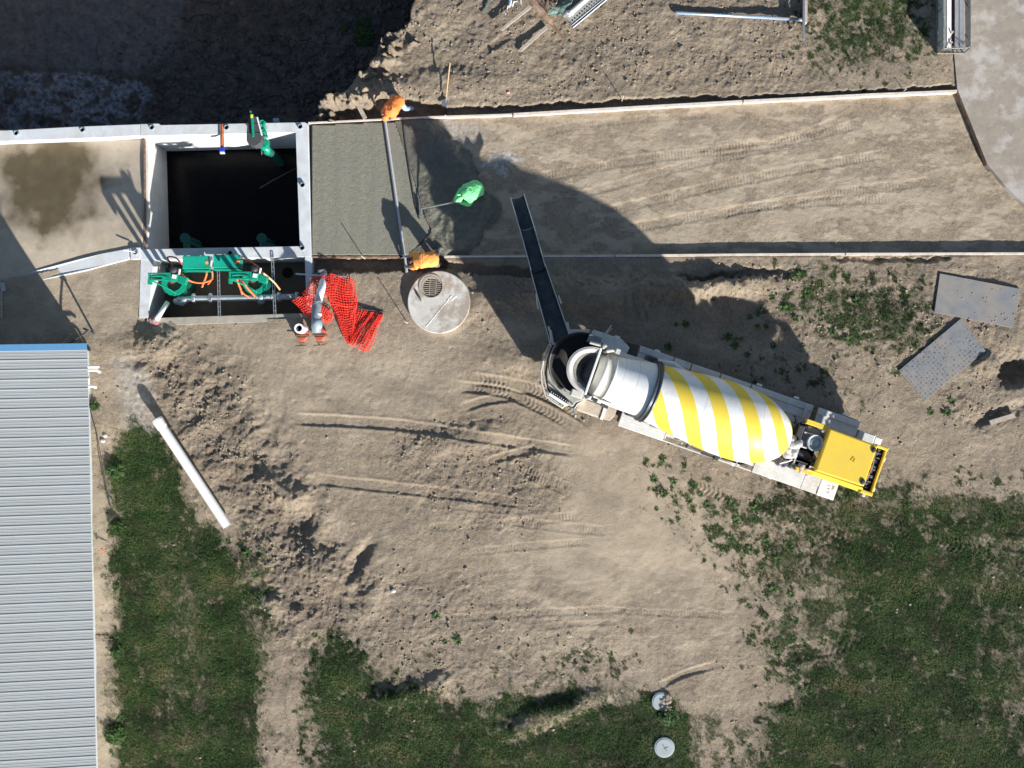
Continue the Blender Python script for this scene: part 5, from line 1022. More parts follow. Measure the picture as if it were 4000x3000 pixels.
mb = MB(); R = random.Random(2); V = []; q = [(2134, 56), (2160, 28), (2195, 12), (2240, -4), (2232, 12), (2210, 32), (2196, 54), (2165, 62)]
cen = W(2190, 30, .45); ring = [W(a, b, .40+R.uniform(-.04, .06)) for a, b in q]; mb.add([cen]+ring, [(0, i+1, (i+1) % 8+1) for i in range(8)])
o = mb.build('tarpaulin_scrap', m_sheet, None, loc=W(2190, 30, .3)); ss = o.modifiers.new('Subsurf', 'SUBSURF'); ss.subdivision_type = 'SIMPLE'; ss.levels = ss.render_levels = 3; s_ = o.modifiers.new('Solidify', 'SOLIDIFY'); s_.thickness = .03
tx = bpy.data.textures.new('folds', 'CLOUDS'); tx.noise_scale = .25; dm = o.modifiers.new('Displace', 'DISPLACE'); dm.texture = tx; dm.strength = .12; tag(o, 'crumpled dark green tarpaulin scrap between the post and the white pipe', 'tarpaulin')
mb = MB(); R = random.Random(5)
for k in range(26):
    a = W(2120+R.uniform(-10, 60), R.uniform(-60, 30), .2+R.random()*.2); mb.tube([a, a+Vector((R.uniform(-.3, .3), R.uniform(-.5, .5), R.uniform(-.1, .1)))], .012, 5)
o = mb.build('twig_heap', m_rust, None, loc=W(2150, -10, .1)); tag(o, 'tangle of thin sticks and stalks behind the green tarpaulin scrap', 'sticks', kind='stuff')
r = wroot('wire_bundle', W(1995, 10, .2), 'pale blue and white strips of wire sticking out at the top edge', 'wire')
mb = MB()
for pts in (((1990, 30, .2), (1998, 5, .4), (2004, -40, .4)), ((1998, 22, .3), (2010, 8, .3), (2022, 4, .3)), ((1975, 56, .05), (1985, 25, .2)), ((2036, 35, .2), (2034, -30, .3)), ((1982, 24, .2), (2000, 20, .3), (1996, -30, .3)), ((2002, 26, .3), (2008, 3, .4))): mb.tube([W(*p) for p in pts], .012, 6)
mb.build('strands', m_pvc, r); mb = MB(); q = W(1997, 10, .3); mb.box(q.x-.08, q.x+.02, q.y-.1, q.y+.2, .25, .3); mb.build('blue_strip', M_('pale_blue', (.35, .5, .7), .4), r, bevel=.01)
o = plank([(1928, -30), (1936, -30), (1900, 30), (1890, 52), (1882, 50)], .04, .09, m_sheet, 'dark narrow strip lying left of the pale blue wires')
# shovel
r = wroot('shovel', W(1742, 330, .1), 'long-handled shovel with a pale wooden handle lying on the dirt north of the form', 'shovel')
za = gz(1757, 248)+.5; mb = MB(); mb.tube([W(1758, 246, za), W(1750, 310, za*.6+.08), W(1743, 380, gz(1742, 385)+.2)], .022, 8); mb.build('handle', M_('shovel_handle', (.62, .42, .25), .6), r)
mb = MB(); b = W(1738, 405, gz(1738, 405)+.16); mb.prism(Wp([(1728, 391), (1750, 391), (1752, 400), (1744, 416), (1726, 414), (1724, 400)], b.z), b.z-.02, b.z); mb.tube([W(1744, 380, b.z+.05), W(1741, 397, b.z+.015)], .028, 8); mb.build('blade', m_steel, r)
# straightedge and rake
m_beam = M_('beam_aluminium', (.52, .54, .55), .45, metal=.25, var=.1, scale=20)
o = MB(); a = W(1502, 462, .16); b = W(1588, 1062, .16); d = (b-a).normalized(); s_ = Vector((-d.y, d.x, 0))*.042
o.prism([tuple((a+s_)[:2]), tuple((a-s_)[:2]), tuple((b-s_)[:2]), tuple((b+s_)[:2])], .02, .085); s2_ = s_*.32; o.prism([tuple((a+s2_)[:2]), tuple((a-s2_)[:2]), tuple((b-s2_)[:2]), tuple((b+s2_)[:2])], .0855, .105)
o = o.build('screed_beam', m_beam, None, bevel=.006, loc=a); tag(o, 'long aluminium straightedge held by the two kneeling workers across the fresh concrete', 'straightedge')
o = MB().tube([W(1573, 470, .03), W(1585, 570, .03), W(1603, 690, .03), W(1622, 800, .03), W(1638, 855, .02)], .022, 6).build('groove_line', m_darksteel, None, loc=W(1573, 470, .03)); tag(o, 'thin dark groove line in the wet concrete to the right of the straightedge', 'rod')  # dark tube added in place of a groove line in the concrete
r = wroot('concrete_rake', W(1700, 810, .3), 'long-handled concrete rake held by the worker in green', 'rake')
mb = MB(); mb.tube([W(1646, 816, .12), W(1700, 805, .50), W(1775, 790, 1.0), W(1800, 785, 1.16)], .02, 8); mb.build('handle', m_alu, r)
mb = MB(); a = W(1641, 786, .05); b = W(1644, 850, .05); mb.tube([a+Vector((0, 0, .05)), b+Vector((0, 0, .05))], [(.02, .07)]*2, 6, flat=(1, 0, 0)); mb.tube([W(1641, 800, .1), W(1648, 816, .13), W(1643, 838, .1)], .014, 6); mb.build('head', m_steel, r)
# ------------------------------------------------------------------ people
def remesh(o, vox, smooth=6, disp=0.0, dn=.10):
    m = o.modifiers.new('Remesh', 'REMESH'); m.mode = 'VOXEL'; m.voxel_size = vox; m.use_smooth_shade = True
    s_ = o.modifiers.new('Smooth', 'SMOOTH'); s_.iterations = smooth; s_.factor = .5
    if disp:
        t = bpy.data.textures.new('folds', 'CLOUDS'); t.noise_scale = dn; t.noise_depth = 2; d = o.modifiers.new('Displace', 'DISPLACE'); d.texture = t; d.strength = disp; d.mid_level = .5; d.texture_coords = 'LOCAL'
def person(J, lab, shirt, trousers, sleeves_long, head_item, lateral, cap_mat, emblem, skin=m_skin, bulk=1.08):
    """J: joints in world coordinates; lateral: left-right axis of the torso"""
    P = J['pelvis']; Cc = J['chest']; Nk = J['neck']; Hd = J['head']; lat = Vector(lateral).normalized()
    r = wroot('person', Vector((P.x, P.y, min(J['ftL'].z, J['ftR'].z))), lab, 'person')
    face = J['face']
    mb = MB()
    mb.limb([P, P.lerp(Cc, .45), Cc, Cc.lerp(Nk, .75)], [(.155, .11), (.14, .10), (.17, .115), (.09, .07)], 16, flat=lat)
    mb.limb([Cc.lerp(Nk, .6), Nk, Nk.lerp(Hd, .5)], [.06, .058, .055], 12)
    up = (Hd-Nk).normalized(); fd = (face-up*face.dot(up)).normalized(); sd = up.cross(fd)
    mb.limb([Hd-up*.05+fd*.01, Hd+up*.02, Hd+up*.06-fd*.01], [(.062, .07), (.076, .092), (.070, .088)], 16, flat=sd)
    mb.limb([Hd-up*.08+fd*.045, Hd-up*.05+fd*.06], [.032, .04], 10)                      # jaw and chin
    mb.limb([Hd+up*.015+fd*.085, Hd-up*.025+fd*.108], [.012, .018], 8)                 # nose
    mb.limb([Hd-up*.055+fd*.088+sd*.02, Hd-up*.055+fd*.088-sd*.02], [.011, .011], 8)    # lips
    for s_ in (-1, 1): mb.limb([Hd+up*.02+sd*.078*s_, Hd-up*.025+sd*.074*s_], [(.012, .02), (.01, .014)], 8, flat=sd)
    for q in 'LR':
        mb.limb([J['sh'+q], J['el'+q], J['wr'+q]], [.052, .042, .028], 12)
        mb.limb([P+(J['hip'+q]-P)*.8, J['kn'+q], J['an'+q]], [.085, .058, .042], 12)
        mb.limb([J['an'+q], J['ft'+q]], [.045, .038], 10)
        wv = J['wr'+q]; hd_ = (J['ha'+q]-wv).normalized(); pn = J.get('grip', Vector((0, 0, -1))); sx = hd_.cross(pn).normalized(); pn = sx.cross(hd_).normalized()*(1 if sx.cross(hd_).dot(pn) > 0 else -1)
        mb.limb([wv, wv+hd_*.045, wv+hd_*.085], [(.026, .020), (.040, .017), (.041, .015)], 12, flat=sx)
        for k, (off, L) in enumerate(((-.031, .066), (-.010, .076), (.011, .070), (.031, .056))):
            b0 = wv+hd_*.085+sx*off; b1 = b0+hd_*L*.45+pn*.010; b2 = b1+hd_*L*.2+pn*L*.38; b3 = b2-hd_*L*.12+pn*L*.32
            mb.limb([b0, b1, b2, b3], [.0095, .009, .0085, .0075], 8)
        sg = 1 if q == 'L' else -1
        t0 = wv+hd_*.035+sx*.034*sg; t1 = t0+hd_*.028+sx*.022*sg+pn*.012; t2 = t1+hd_*.026+pn*.022; mb.limb([t0, t1, t2], [.012, .0105, .009], 8)
    body = mb.build('body', skin, r); remesh(body, .0085, 2)
    # eyes
    mb = MB()
    for s_ in (-1, 1): mb.ball(Hd+up*.018+fd*.088+sd*.03*s_, .011, 8)
    mb.build('eyes', m_cap, r)
    # shirt
    mb = MB(); mb.limb([P+(Cc-P)*.0, P.lerp(Cc, .45), Cc, Cc.lerp(Nk, .62)], [(.235*bulk, .17*bulk), (.225*bulk, .165*bulk), (.25*bulk, .17*bulk), (.17*bulk, .13)], 20, flat=lat)
    for q in 'LR':
        s0 = J['sh'+q]; e0 = J['el'+q]; w0 = J['wr'+q]; mb.limb([Cc.lerp(Nk, .35), s0], [.13, .105], 14)
        if sleeves_long: mb.limb([s0, e0, w0.lerp(e0, .1)], [.105, .085, .062], 14)
        else: mb.limb([s0, s0.lerp(e0, .75)], [.105, .092], 14)
    sh = mb.build('shirt', shirt, r); remesh(sh, .018, 5, .045, .16)
    if not sleeves_long:
        mb = MB()
        for q in 'LR': mb.limb([J['sh'+q].lerp(J['el'+q], .6), J['el'+q], J['wr'+q].lerp(J['el'+q], .05)], [.066, .058, .044], 12)
        o_ = mb.build('sleeves', m_sleeve, r); remesh(o_, .012, 4, .02)
    mb = MB(); mb.limb([P-(Cc-P).normalized()*.02, P+(Cc-P).normalized()*.08], [(.185, .145), (.18, .135)], 18, flat=lat)
    for q in 'LR': mb.limb([P+(J['hip'+q]-P)*.9, J['kn'+q], J['an'+q]+(J['kn'+q]-J['an'+q])*.1], [.115, .088, .072], 14)
    tr = mb.build('trousers', trousers, r); remesh(tr, .018, 5, .03, .14)
    for q in 'LR':
        mb = MB(); a_ = J['an'+q]; f_ = J['ft'+q]; mb.limb([a_+(J['kn'+q]-a_).normalized()*.12, a_], [.058, .06], 12); mb.limb([a_-(f_-a_).normalized()*.05, a_.lerp(f_, .5), f_], [.052, .058, .050], 12)
        b_ = mb.build('boot', m_boot, r); remesh(b_, .014, 3)
    mb = MB()
    if head_item == 'cap':
        mb.limb([Hd+up*.02-fd*.005, Hd+up*.075-fd*.008], [(.088, .104), (.07, .085)], 18, flat=sd)
        mb.tube([Hd+up*.045+fd*.06, Hd+up*.035+fd*.175], [(.075, .012), (.055, .008)], 12, flat=sd)
        mb.build('cap', cap_mat, r, smooth=True)
    else:
        mb.limb([Hd+up*.0-fd*.01, Hd+up*.045-fd*.01, Hd+up*.09-fd*.012], [(.10, .118), (.105, .122), (.07, .08)], 20, flat=sd); mb.tube([Hd+up*.015-fd*.01, Hd+up*.022-fd*.01], [(.122, .145), (.12, .142)], 24, flat=sd)
        mb.build('hard_hat', cap_mat, r, smooth=True)
    mb = MB(); mb.limb([Hd-fd*.03+up*.0, Hd-fd*.035-up*.04], [(.072, .06), (.055, .045)], 12, flat=sd); mb.build('hair', m_cap, r, smooth=True)
    if emblem:
        c, kind_ = emblem; mb = MB()
        if kind_ == 'ring':
            for rr, tk in ((.085, .014), (.045, .02)):
                n = 24; b0 = len(mb.v); vs = []
                for k in range(n):
                    t = 2*math.pi*k/n
                    for q_ in (rr-tk, rr+tk*.3): vs.append((c.x+math.cos(t)*q_, c.y+math.sin(t)*q_, c.z+.3))
                mb.add(vs, [(2*k, 2*k+1, (2*k+3) % (2*n), (2*k+2) % (2*n)) for k in range(n)])
        elif kind_ == 'box':
            for k in range(20):
                t = 2*math.pi*k/20; t2 = 2*math.pi*(k+1)/20; mb.add([(c.x+math.cos(t)*.035, c.y+math.sin(t)*.035, c.z+.3), (c.x+math.cos(t)*.05, c.y+math.sin(t)*.05, c.z+.3), (c.x+math.cos(t2)*.05, c.y+math.sin(t2)*.05, c.z+.3), (c.x+math.cos(t2)*.035, c.y+math.sin(t2)*.035, c.z+.3)], [(0, 1, 2, 3)])
            R_ = Matrix.Rotation(-.75, 3, 'Z')
            for (x0, x1, y0, y1) in ((-.13, -.115, -.07, .07), (.10, .115, -.07, .07), (-.115, -.07, -.07, -.06), (.07, .10, .06, .07), (-.02, .02, -.012, .012)):
                q4 = [R_ @ Vector(v) for v in ((x0, y0, 0), (x1, y0, 0), (x1, y1, 0), (x0, y1, 0))]; mb.add([(c.x+v.x, c.y+v.y, c.z+.3) for v in q4], [(0, 1, 2, 3)])
        else:
            R = random.Random(9)
            for row in range(3):
                x_ = c.x+row*.055
                y_ = c.y-.17
                while y_ < c.y+.17: L = R.uniform(.015, .04); mb.add([(x_+R.uniform(-.006, .006), y_, c.z+.3), (x_+R.uniform(.016, .026), y_, c.z+.3), (x_+R.uniform(.016, .026), y_+L*.7, c.z+.3), (x_, y_+L, c.z+.3)], [(0, 1, 2, 3)]); y_ += L+.012
        e = mb.build('shirt_print', M_('shirt_print', (.06, .03, .03) if kind_ != 'box' else (.02, .25, .09), .8), sh)
        ss = e.modifiers.new('Subsurf', 'SUBSURF'); ss.subdivision_type = 'SIMPLE'; ss.levels = ss.render_levels = 2
        w_ = e.modifiers.new('Shrink', 'SHRINKWRAP'); w_.target = sh; w_.wrap_method = 'PROJECT'; w_.use_project_z = True; w_.use_project_x = False; w_.use_project_y = False; w_.use_negative_direction = True; w_.use_positive_direction = False; w_.offset = .006
    return r
# worker at the north end of the straightedge
J = dict(pelvis=W(1553, 393, .55), chest=W(1528, 428, .72), neck=W(1516, 448, .70), head=W(1508, 458, .62), face=Vector((-.2, -.3, -1)),
         shL=W(1508, 425, .68), elL=W(1494, 440, .42), wrL=W(1498, 456, .22), haL=W(1501, 464, .14), shR=W(1538, 446, .68), elR=W(1533, 462, .45), wrR=W(1518, 468, .24), haR=W(1508, 470, .15),
         hipL=W(1545, 383, .52), knL=W(1530, 378, .10), anL=W(1555, 372, -.30), ftL=W(1540, 368, -.36), hipR=W(1562, 400, .52), knR=W(1583, 424, .12), anR=W(1612, 424, -.22), ftR=W(1624, 440, -.34), grip=Vector((.3, 0, -1)))
person(J, 'worker in orange shirt with a round back print at the upper end of the straightedge', m_orshirt, m_jeans, False, 'hat', (J['shR']-J['shL']), m_orshirt, (W(1521, 421, .9), 'ring'))
# worker at the south end of the straightedge
J = dict(pelvis=W(1693, 1013, .78), chest=W(1642, 1017, .86), neck=W(1618, 1019, .78), head=W(1605, 1020, .62), face=Vector((-.5, 0, -1)),
         shL=W(1626, 1042, .70), elL=W(1604, 1045, .42), wrL=W(1592, 1043, .22), haL=W(1585, 1042, .13), shR=W(1623, 996, .70), elR=W(1604, 998, .42), wrR=W(1590, 1002, .22), haR=W(1582, 1005, .13),
         hipL=W(1700, 1028, .58), knL=W(1708, 1036, .10), anL=W(1722, 1030, -.32), ftL=W(1706, 1032, -.38), hipR=W(1702, 998, .58), knR=W(1708, 986, .18), anR=W(1722, 968, .10), ftR=W(1712, 962, .06), grip=Vector((.3, 0, -1)))
person(J, 'worker in light orange shirt and black cap at the south end of the straightedge', m_orshirt2, m_pants, False, 'cap', (0, 1, 0), m_cap, (W(1637, 1012, .95), 'text'))
# worker with the rake
J = dict(pelvis=W(1862, 735, 1.02), chest=W(1832, 752, 1.36), neck=W(1808, 768, 1.44), head=W(1795, 776, 1.46), face=Vector((-.7, -.3, -.6)),
         shL=W(1838, 782, 1.36), elL=W(1832, 798, 1.12), wrL=W(1800, 792, 1.08), haL=W(1790, 789, 1.08), shR=W(1802, 744, 1.36), elR=W(1788, 765, 1.08), wrR=W(1776, 782, .98), haR=W(1768, 790, 1.0),
         hipL=W(1866, 750, .98), knL=W(1868, 760, .50), anL=W(1885, 768, .06), ftL=W(1872, 776, .0), hipR=W(1852, 722, .98), knR=W(1845, 728, .50), anR=W(1850, 722, .08), ftR=W(1836, 728, .04), grip=Vector((0, -.3, -1)))
person(J, 'worker in bright green shirt raking the wet concrete', m_grshirt, m_dkpants, True, 'hat', (J['shR']-J['shL']), m_grshirt, (W(1838, 742, 1.5), 'box'), bulk=1.28)
# ------------------------------------------------------------------ concrete mixer truck (local axes: +X to its engine end)
TA = math.radians(-19.1); TO = W(2800, 1620, 0); TO.z = 0.0
truck = empty('mixer_truck', TO, TA); tag(truck, 'front-discharge concrete mixer truck with a yellow and white striped drum and yellow engine hood', 'mixer truck')
TSC = .9865
def TL(px, py, z_):
    p = (W(px, py, z_*TSC)-TO*TSC)/TSC; c, s_ = math.cos(TA), math.sin(TA); return Vector((p.x*c+p.y*s_, -p.x*s_+p.y*c, z_))
T = truck; TSC = .9865; truck.location = (TO.x*TSC, TO.y*TSC, 0); truck.scale = (TSC, TSC, TSC)
MB().box(-5.0, 5.1, -.46, -.34, .72, 1.02).box(-5.0, 5.1, .34, .46, .72, 1.02).box(-5, -4.8, -.46, .46, .74, 1.0).box(4.9, 5.1, -.46, .46, .74, 1.0).box(-.1, .1, -.4, .4, .76, .98).build('chassis', m_darksteel, T, bevel=.01)
def wheel(x, y, w_, r_=.52):
    mb = MB(); mb.tube([(x, y-w_/2, r_), (x, y-w_/2+.03, r_), (x, y+w_/2-.03, r_), (x, y+w_/2, r_)], [r_-.04, r_, r_, r_-.04], 28); wh = mb.build('wheel', m_tyre, T)
    sg = 1 if y > 0 else -1; mb = MB(); mb.tube([(x, y+sg*(w_/2-.02), r_), (x, y+sg*(w_/2+.02), r_)], [.29, .25], 20); mb.tube([(x, y+sg*w_/2, r_), (x, y+sg*(w_/2+.1), r_)], .09, 12); mb.build('rim', m_white, wh)
for x in (-3.95, -2.55, 1.0, 2.3, 4.0):
    for s_ in (-1, 1): wheel(x, s_*1.08, .42 if x < -2 else .5)
# side decks
dk = .02
for (x0, x1) in ((-3.05, -1.52), (1.55, 3.2)):
    MB().box(x0, x1, -1.41, -1.16, 1.05, 1.20, bev=.012).box(x0, x1, -1.155, -.86, 1.05, 1.235, bev=.012).build('side_deck', m_fender, T)
MB().box(-3.03, -.8, -.855, -.60, 1.0, 1.12).box(.2, 4.2, -.855, -.60, 1.0, 1.12).build('inner_deck', m_fender, T)
MB().box(3.21, 3.74, -1.41, -1.16, 1.05, 1.20, bev=.012).box(3.21, 3.74, -1.155, -.86, 1.05, 1.235, bev=.012).build('side_deck', m_fender, T)
pl = MB().box(3.76, 4.34, -1.42, -.86, 1.06, 1.225, bev=.015).build('number_plate_deck', m_white, T)
def text(s, loc, size, rz, mat, parent, name='fleet_number', font_w=1.0):
    cu = bpy.data.curves.new(name, 'FONT'); cu.body = s; cu.size = size; cu.align_x = 'CENTER'; cu.align_y = 'CENTER'; cu.extrude = .002; cu.space_character = 1.25
    to = bpy.data.objects.new(name, cu); C.objects.link(to); dg = bpy.context.evaluated_depsgraph_get(); me = bpy.data.meshes.new_from_object(to.evaluated_get(dg)); bpy.data.objects.remove(to)
    o = bpy.data.objects.new(name, me); link(o); me.materials.clear(); me.materials.append(mat); o.parent = parent; o.location = loc; o.rotation_euler = (0, 0, rz); o.scale = (font_w, 1, 1); return o
text('641', (4.08, -1.12, 1.2275), .17, math.radians(90+8), m_greylet, pl)
# lattice part of the lower deck
mb = MB(); mb.box(-1.50, 1.53, -1.41, -1.37, 1.08, 1.16); mb.box(-1.50, 1.53, -1.22, -1.12, 1.10, 1.20); mb.box(-1.5, 1.53, -1.0, -.86, 1.04, 1.14)
for x in (-1.48, -.9, -.62, .0, .45, 1.0, 1.5): mb.box(x, x+.03, -1.41, -.86, 1.06, 1.12)
mb.build('ladder_rack', m_fender, T, bevel=.005)
mb = MB(); mb.tube([(-1.0, -1.36, 1.3), (-.7, -1.28, 1.3), (.35, -1.36, 1.3)], .02, 6); mb.box(-.75, -.70, -1.36, -1.02, 1.2, 1.34); mb.box(.22, .36, -1.42, -1.2, 1.16, 1.36); mb.box(-.2, .2, -1.40, -1.33, 1.16, 1.28); mb.build('chute_hanger', m_darksteel, T, bevel=.01)
# upper side deck
for (x0, x1) in ((-3.2, -2.05), (-2.0, -1.45), (-1.40, -.45), (-.40, .6), (.65, 2.75), (2.95, 4.36)):
    MB().box(x0, x1, 1.08, 1.285, 1.05, 1.20, bev=.012).box(x0, x1, .80, 1.075, 1.05, 1.17, bev=.01).build('side_deck', m_fender, T)
MB().box(2.0, 4.36, .55, .80, 1.05, 1.14).box(2.5, 2.6, .8, 1.25, 1.2, 1.24).build('inner_deck', m_fender, T)
MB().box(4.42, 4.98, .66, 1.03, .85, 1.18, bev=.03).build('step_box', m_fender, T); MB().box(4.99, 5.22, .60, 1.0, .88, 1.16, bev=.02).build('step_box', m_white, T)
# front fenders
MB().box(-4.52, -3.72, -1.38, -.92, 1.25, 1.52, bev=.05).build('front_fender', m_fendust, T)
MB().prism([(-3.60, -1.36), (-3.60, -.92), (-3.28, -.92), (-3.28, -1.15), (-3.38, -1.36)], 1.0, 1.46).build('front_fender', m_fendust, T, bevel=.02)
MB().box(-3.71, -3.61, -1.40, -.90, 1.2, 1.56, bev=.01).build('fender_strap', m_white, T)
MB().prism([(-4.83, 1.26), (-3.9, 1.27), (-3.54, 1.10), (-3.62, .45), (-4.90, .42)], .9, 1.45).build('front_fender', m_fender, T, bevel=.03)
MB().prism([(-5.55, 1.02), (-4.92, 1.24), (-4.98, .5), (-5.52, .5)], .9, 1.35).build('front_step', m_fender, T, bevel=.03)
MB().box(-3.45, -3.25, .82, 1.27, .9, 1.22, bev=.01).build('mudflap_bracket', m_darksteel, T)
MB().box(-3.1, 3.1, -.33, .33, .95, 1.06).build('frame_cover', m_darksteel, T, bevel=.01)
MB().limb([(-2.55, .95, 1.3), (-2.0, .98, 1.38), (-1.55, .92, 1.3)], [.12, .17, .1], 14).build('water_tank', m_fender, T, smooth=True)
MB().box(-2.95, -2.6, .78, 1.02, 1.2, 1.9, bev=.03).box(-2.95, -2.62, -1.0, -.7, 1.1, 1.9, bev=.02).build('drum_pedestal', m_darksteel, T)
# drum
AX0 = Vector((-4.32, -.07, 3.02)); AX1 = Vector((2.15, -.12, 2.12)); axd = (AX1-AX0).normalized()
ex = axd; ey = Vector((0, 1, 0)); ey = (ey-ex*ey.dot(ex)).normalized(); ez = ex.cross(ey)
prof = [(0, .0), (.0, .655), (.06, .675), (.45, .70), (1.0, .78), (1.55, .88), (2.2, .965), (2.9, 1.055), (3.5, 1.125), (4.05, 1.165), (4.5, 1.175), (5.0, 1.155), (5.4, 1.08), (5.8, .93), (6.15, .72), (6.38, .45), (6.48, .15), (6.49, 0.0)]
rotM = Matrix((ex, ey, ez)).transposed().to_4x4(); rotM.translation = AX0
def lathe(name, prof, mat, parent, n=96, smooth=True, sub=3):
    P = []; 
    for (a, b), (c_, d) in zip(prof[:-1], prof[1:]):
        for k in range(sub): P.append((a+(c_-a)*k/sub, b+(d-b)*k/sub))
    P.append(prof[-1]); vs = []; fs = []
    for x, r_ in P:
        for k in range(n): t = 2*math.pi*k/n; vs.append((x, math.cos(t)*r_, math.sin(t)*r_))
    for i in range(len(P)-1):
        for k in range(n): fs.append((i*n+k, i*n+(k+1) % n, (i+1)*n+(k+1) % n, (i+1)*n+k))
    me = bpy.data.meshes.new(name); me.from_pydata(vs, [], fs); me.materials.append(mat); me.polygons.foreach_set('use_smooth', [smooth]*len(fs)); me.update(); o = bpy.data.objects.new(name, me); link(o); o.parent = parent; return o
def spline_prof(pr, n=6):
    out = []; P = [pr[0]]+pr+[pr[-1]]
    for i in range(1, len(P)-2):
        for k in range(n):
            t = k/n; out.append(tuple(.5*((2*P[i][j])+(-P[i-1][j]+P[i+1][j])*t+(2*P[i-1][j]-5*P[i][j]+4*P[i+1][j]-P[i+2][j])*t*t+(-P[i-1][j]+3*P[i][j]-3*P[i+1][j]+P[i+2][j])*t**3) for j in (0, 1)))
    out.append(pr[-1]); return out
def drum_mat():
    m = M_('striped_drum_paint', (.80, .81, .80), .45, var=.05, dirt=(.58, .54, .46), dirt_amt=.45, dscale=2.2, coat=.0); N = m.node_tree.nodes; L = m.node_tree.links; b = N['Principled BSDF']; src = b.inputs['Base Color'].links[0].from_socket
    tc = N.new('ShaderNodeTexCoord'); sx = N.new('ShaderNodeSeparateXYZ'); L.new(tc.outputs['Object'], sx.inputs[0])
    def mth(op, a, c=None, d=None):
        x = N.new('ShaderNodeMath'); x.operation = op
        for i, q in enumerate((a, c, d)):
            if q is None: continue
            if isinstance(q, (int, float)): x.inputs[i].default_value = q
            else: L.new(q, x.inputs[i])
        return x.outputs[0]
    phi = mth('ARCTAN2', sx.outputs[2], sx.outputs[1]); PITCH = 4.3
    u = mth('MULTIPLY_ADD', phi, -PITCH/(2*math.pi), sx.outputs[0]); u = mth('SUBTRACT', u, DR_OFF); f = mth('FRACT', mth('DIVIDE', u, PITCH/4))
    st = mth('LESS_THAN', f, .49); reg = mth('MULTIPLY', mth('GREATER_THAN', sx.outputs[0], 1.74), mth('LESS_THAN', sx.outputs[0], 6.6)); st = mth('MULTIPLY', st, reg)
    mx = N.new('ShaderNodeMix'); mx.data_type = 'RGBA'; L.new(st, mx.inputs[0]); L.new(src, mx.inputs[6]); mx.inputs[7].default_value = (.82, .61, .07, 1)
    # weld seams
    seam = None
    for xs in (.62, 1.05, 3.2, 5.05, 5.62):
        s_ = mth('LESS_THAN', mth('ABSOLUTE', mth('SUBTRACT', sx.outputs[0], xs)), .006); seam = s_ if seam is None else mth('MAXIMUM', seam, s_)
    m2 = N.new('ShaderNodeMix'); m2.data_type = 'RGBA'; L.new(mth('MULTIPLY', seam, .5), m2.inputs[0]); L.new(mx.outputs[2], m2.inputs[6]); m2.inputs[7].default_value = (.2, .18, .14, 1); L.new(m2.outputs[2], b.inputs['Base Color']); return m
DR_OFF = .27
drum = lathe('drum', spline_prof(prof[1:], 5), drum_mat(), T, 128, sub=1); drum.matrix_local = rotM
lathe('track_ring', [(1.57, .90), (1.57, .975), (1.60, .985), (1.63, .975), (1.63, .96), (1.69, .965), (1.69, .985), (1.72, .995), (1.75, .985), (1.75, .90)], m_darksteel2 if 'm_darksteel2' in globals() else M_('track_ring_steel', (.09, .105, .12), .35, metal=.6, var=.2), drum, 128, sub=1)
lathe('mouth_ring', [(-.20, .40), (-.19, .60), (-.03, .665), (-.03, .69), (.05, .70), (.05, .68), (.30, .715), (.30, .725), (.34, .728), (.34, .70)], M_('mouth_ring_paint', (.52, .52, .47), .5, var=.1, dirt=(.35, .33, .28), dirt_amt=.6), drum, 128, sub=1)
lathe('mouth_opening', [(-.02, .66), (.02, .60), (.4, .55), (.9, .50), (.9, .0)], M_('drum_inside', (.07, .06, .05), .9), drum, 64, sub=1)
# bearing pedestal behind the drum
MB().box(2.25, 2.45, -.5, .5, 1.0, 2.2, bev=.03).build('rear_pedestal', m_darksteel, T)
mb = MB(); R = random.Random(12)
cen = TL(3085, 1745, 2.2)
for k in range(60): mb.ball(cen+Vector((R.uniform(-.22, .28), R.uniform(-.30, .30), R.uniform(-.12, .12))), R.uniform(.05, .13), 8, (1, 1, .7))
o = mb.build('plastic_sheeting', m_bag, T); m_ = o.modifiers.new('Remesh', 'REMESH'); m_.mode = 'VOXEL'; m_.voxel_size = .03
# front ring: hopper, collector
def ringpts(cx, cy, rx, ry, z_, n, a0=0, a1=2*math.pi, zf=None):
    return [Vector((cx+math.cos(a0+(a1-a0)*k/(n-1))*rx, cy+math.sin(a0+(a1-a0)*k/(n-1))*ry, z_)) for k in range(n)]
def band(name, A, B, mat, parent, th=.02):
    n = len(A); me = bpy.data.meshes.new(name); me.from_pydata([tuple(v) for v in A+B], [], [(i, i+1, n+i+1, n+i) for i in range(n-1)]); me.materials.append(mat); me.polygons.foreach_set('use_smooth', [True]*(n-1)); me.update(); o = bpy.data.objects.new(name, me); link(o); o.parent = parent
    s_ = o.modifiers.new('Solidify', 'SOLIDIFY'); s_.thickness = th; return o
m_hop = M_('hopper_paint', (.60, .58, .54), .6, var=.15, scale=6, dirt=(.32, .29, .24), dirt_amt=.6, dscale=3)
hopx, hopy = -4.62, -.10
n = 41; a0, a1 = math.radians(88), math.radians(272)
rim = ringpts(hopx, hopy, .74, .70, 3.92, n, a0, a1); rin = ringpts(hopx, hopy, .56, .55, 3.86, n, a0, a1); low = ringpts(hopx+.12, hopy, .34, .36, 3.35, n, a0, a1); low2 = ringpts(hopx+.2, hopy, .30, .30, 2.95, n, a0, a1)
hop = band('charge_hopper', rim, rin, m_hop, T, .02); band('hopper_throat', rin, low, m_hopin if 'm_hopin' in globals() else M_('hopper_inside', (.20, .19, .17), .8, var=.3), hop, .015); band('hopper_skirt', rim, [p+Vector((.06, 0, -.35)) for p in rim], m_hop, hop, .015)
mb = MB(); a = rim[0]; b = rim[-1]; mb.box(hopx+.02, hopx+.09, hopy-.74, hopy+.74, 3.55, 3.93, bev=.01); mb.build('hopper_plate', m_white, hop)
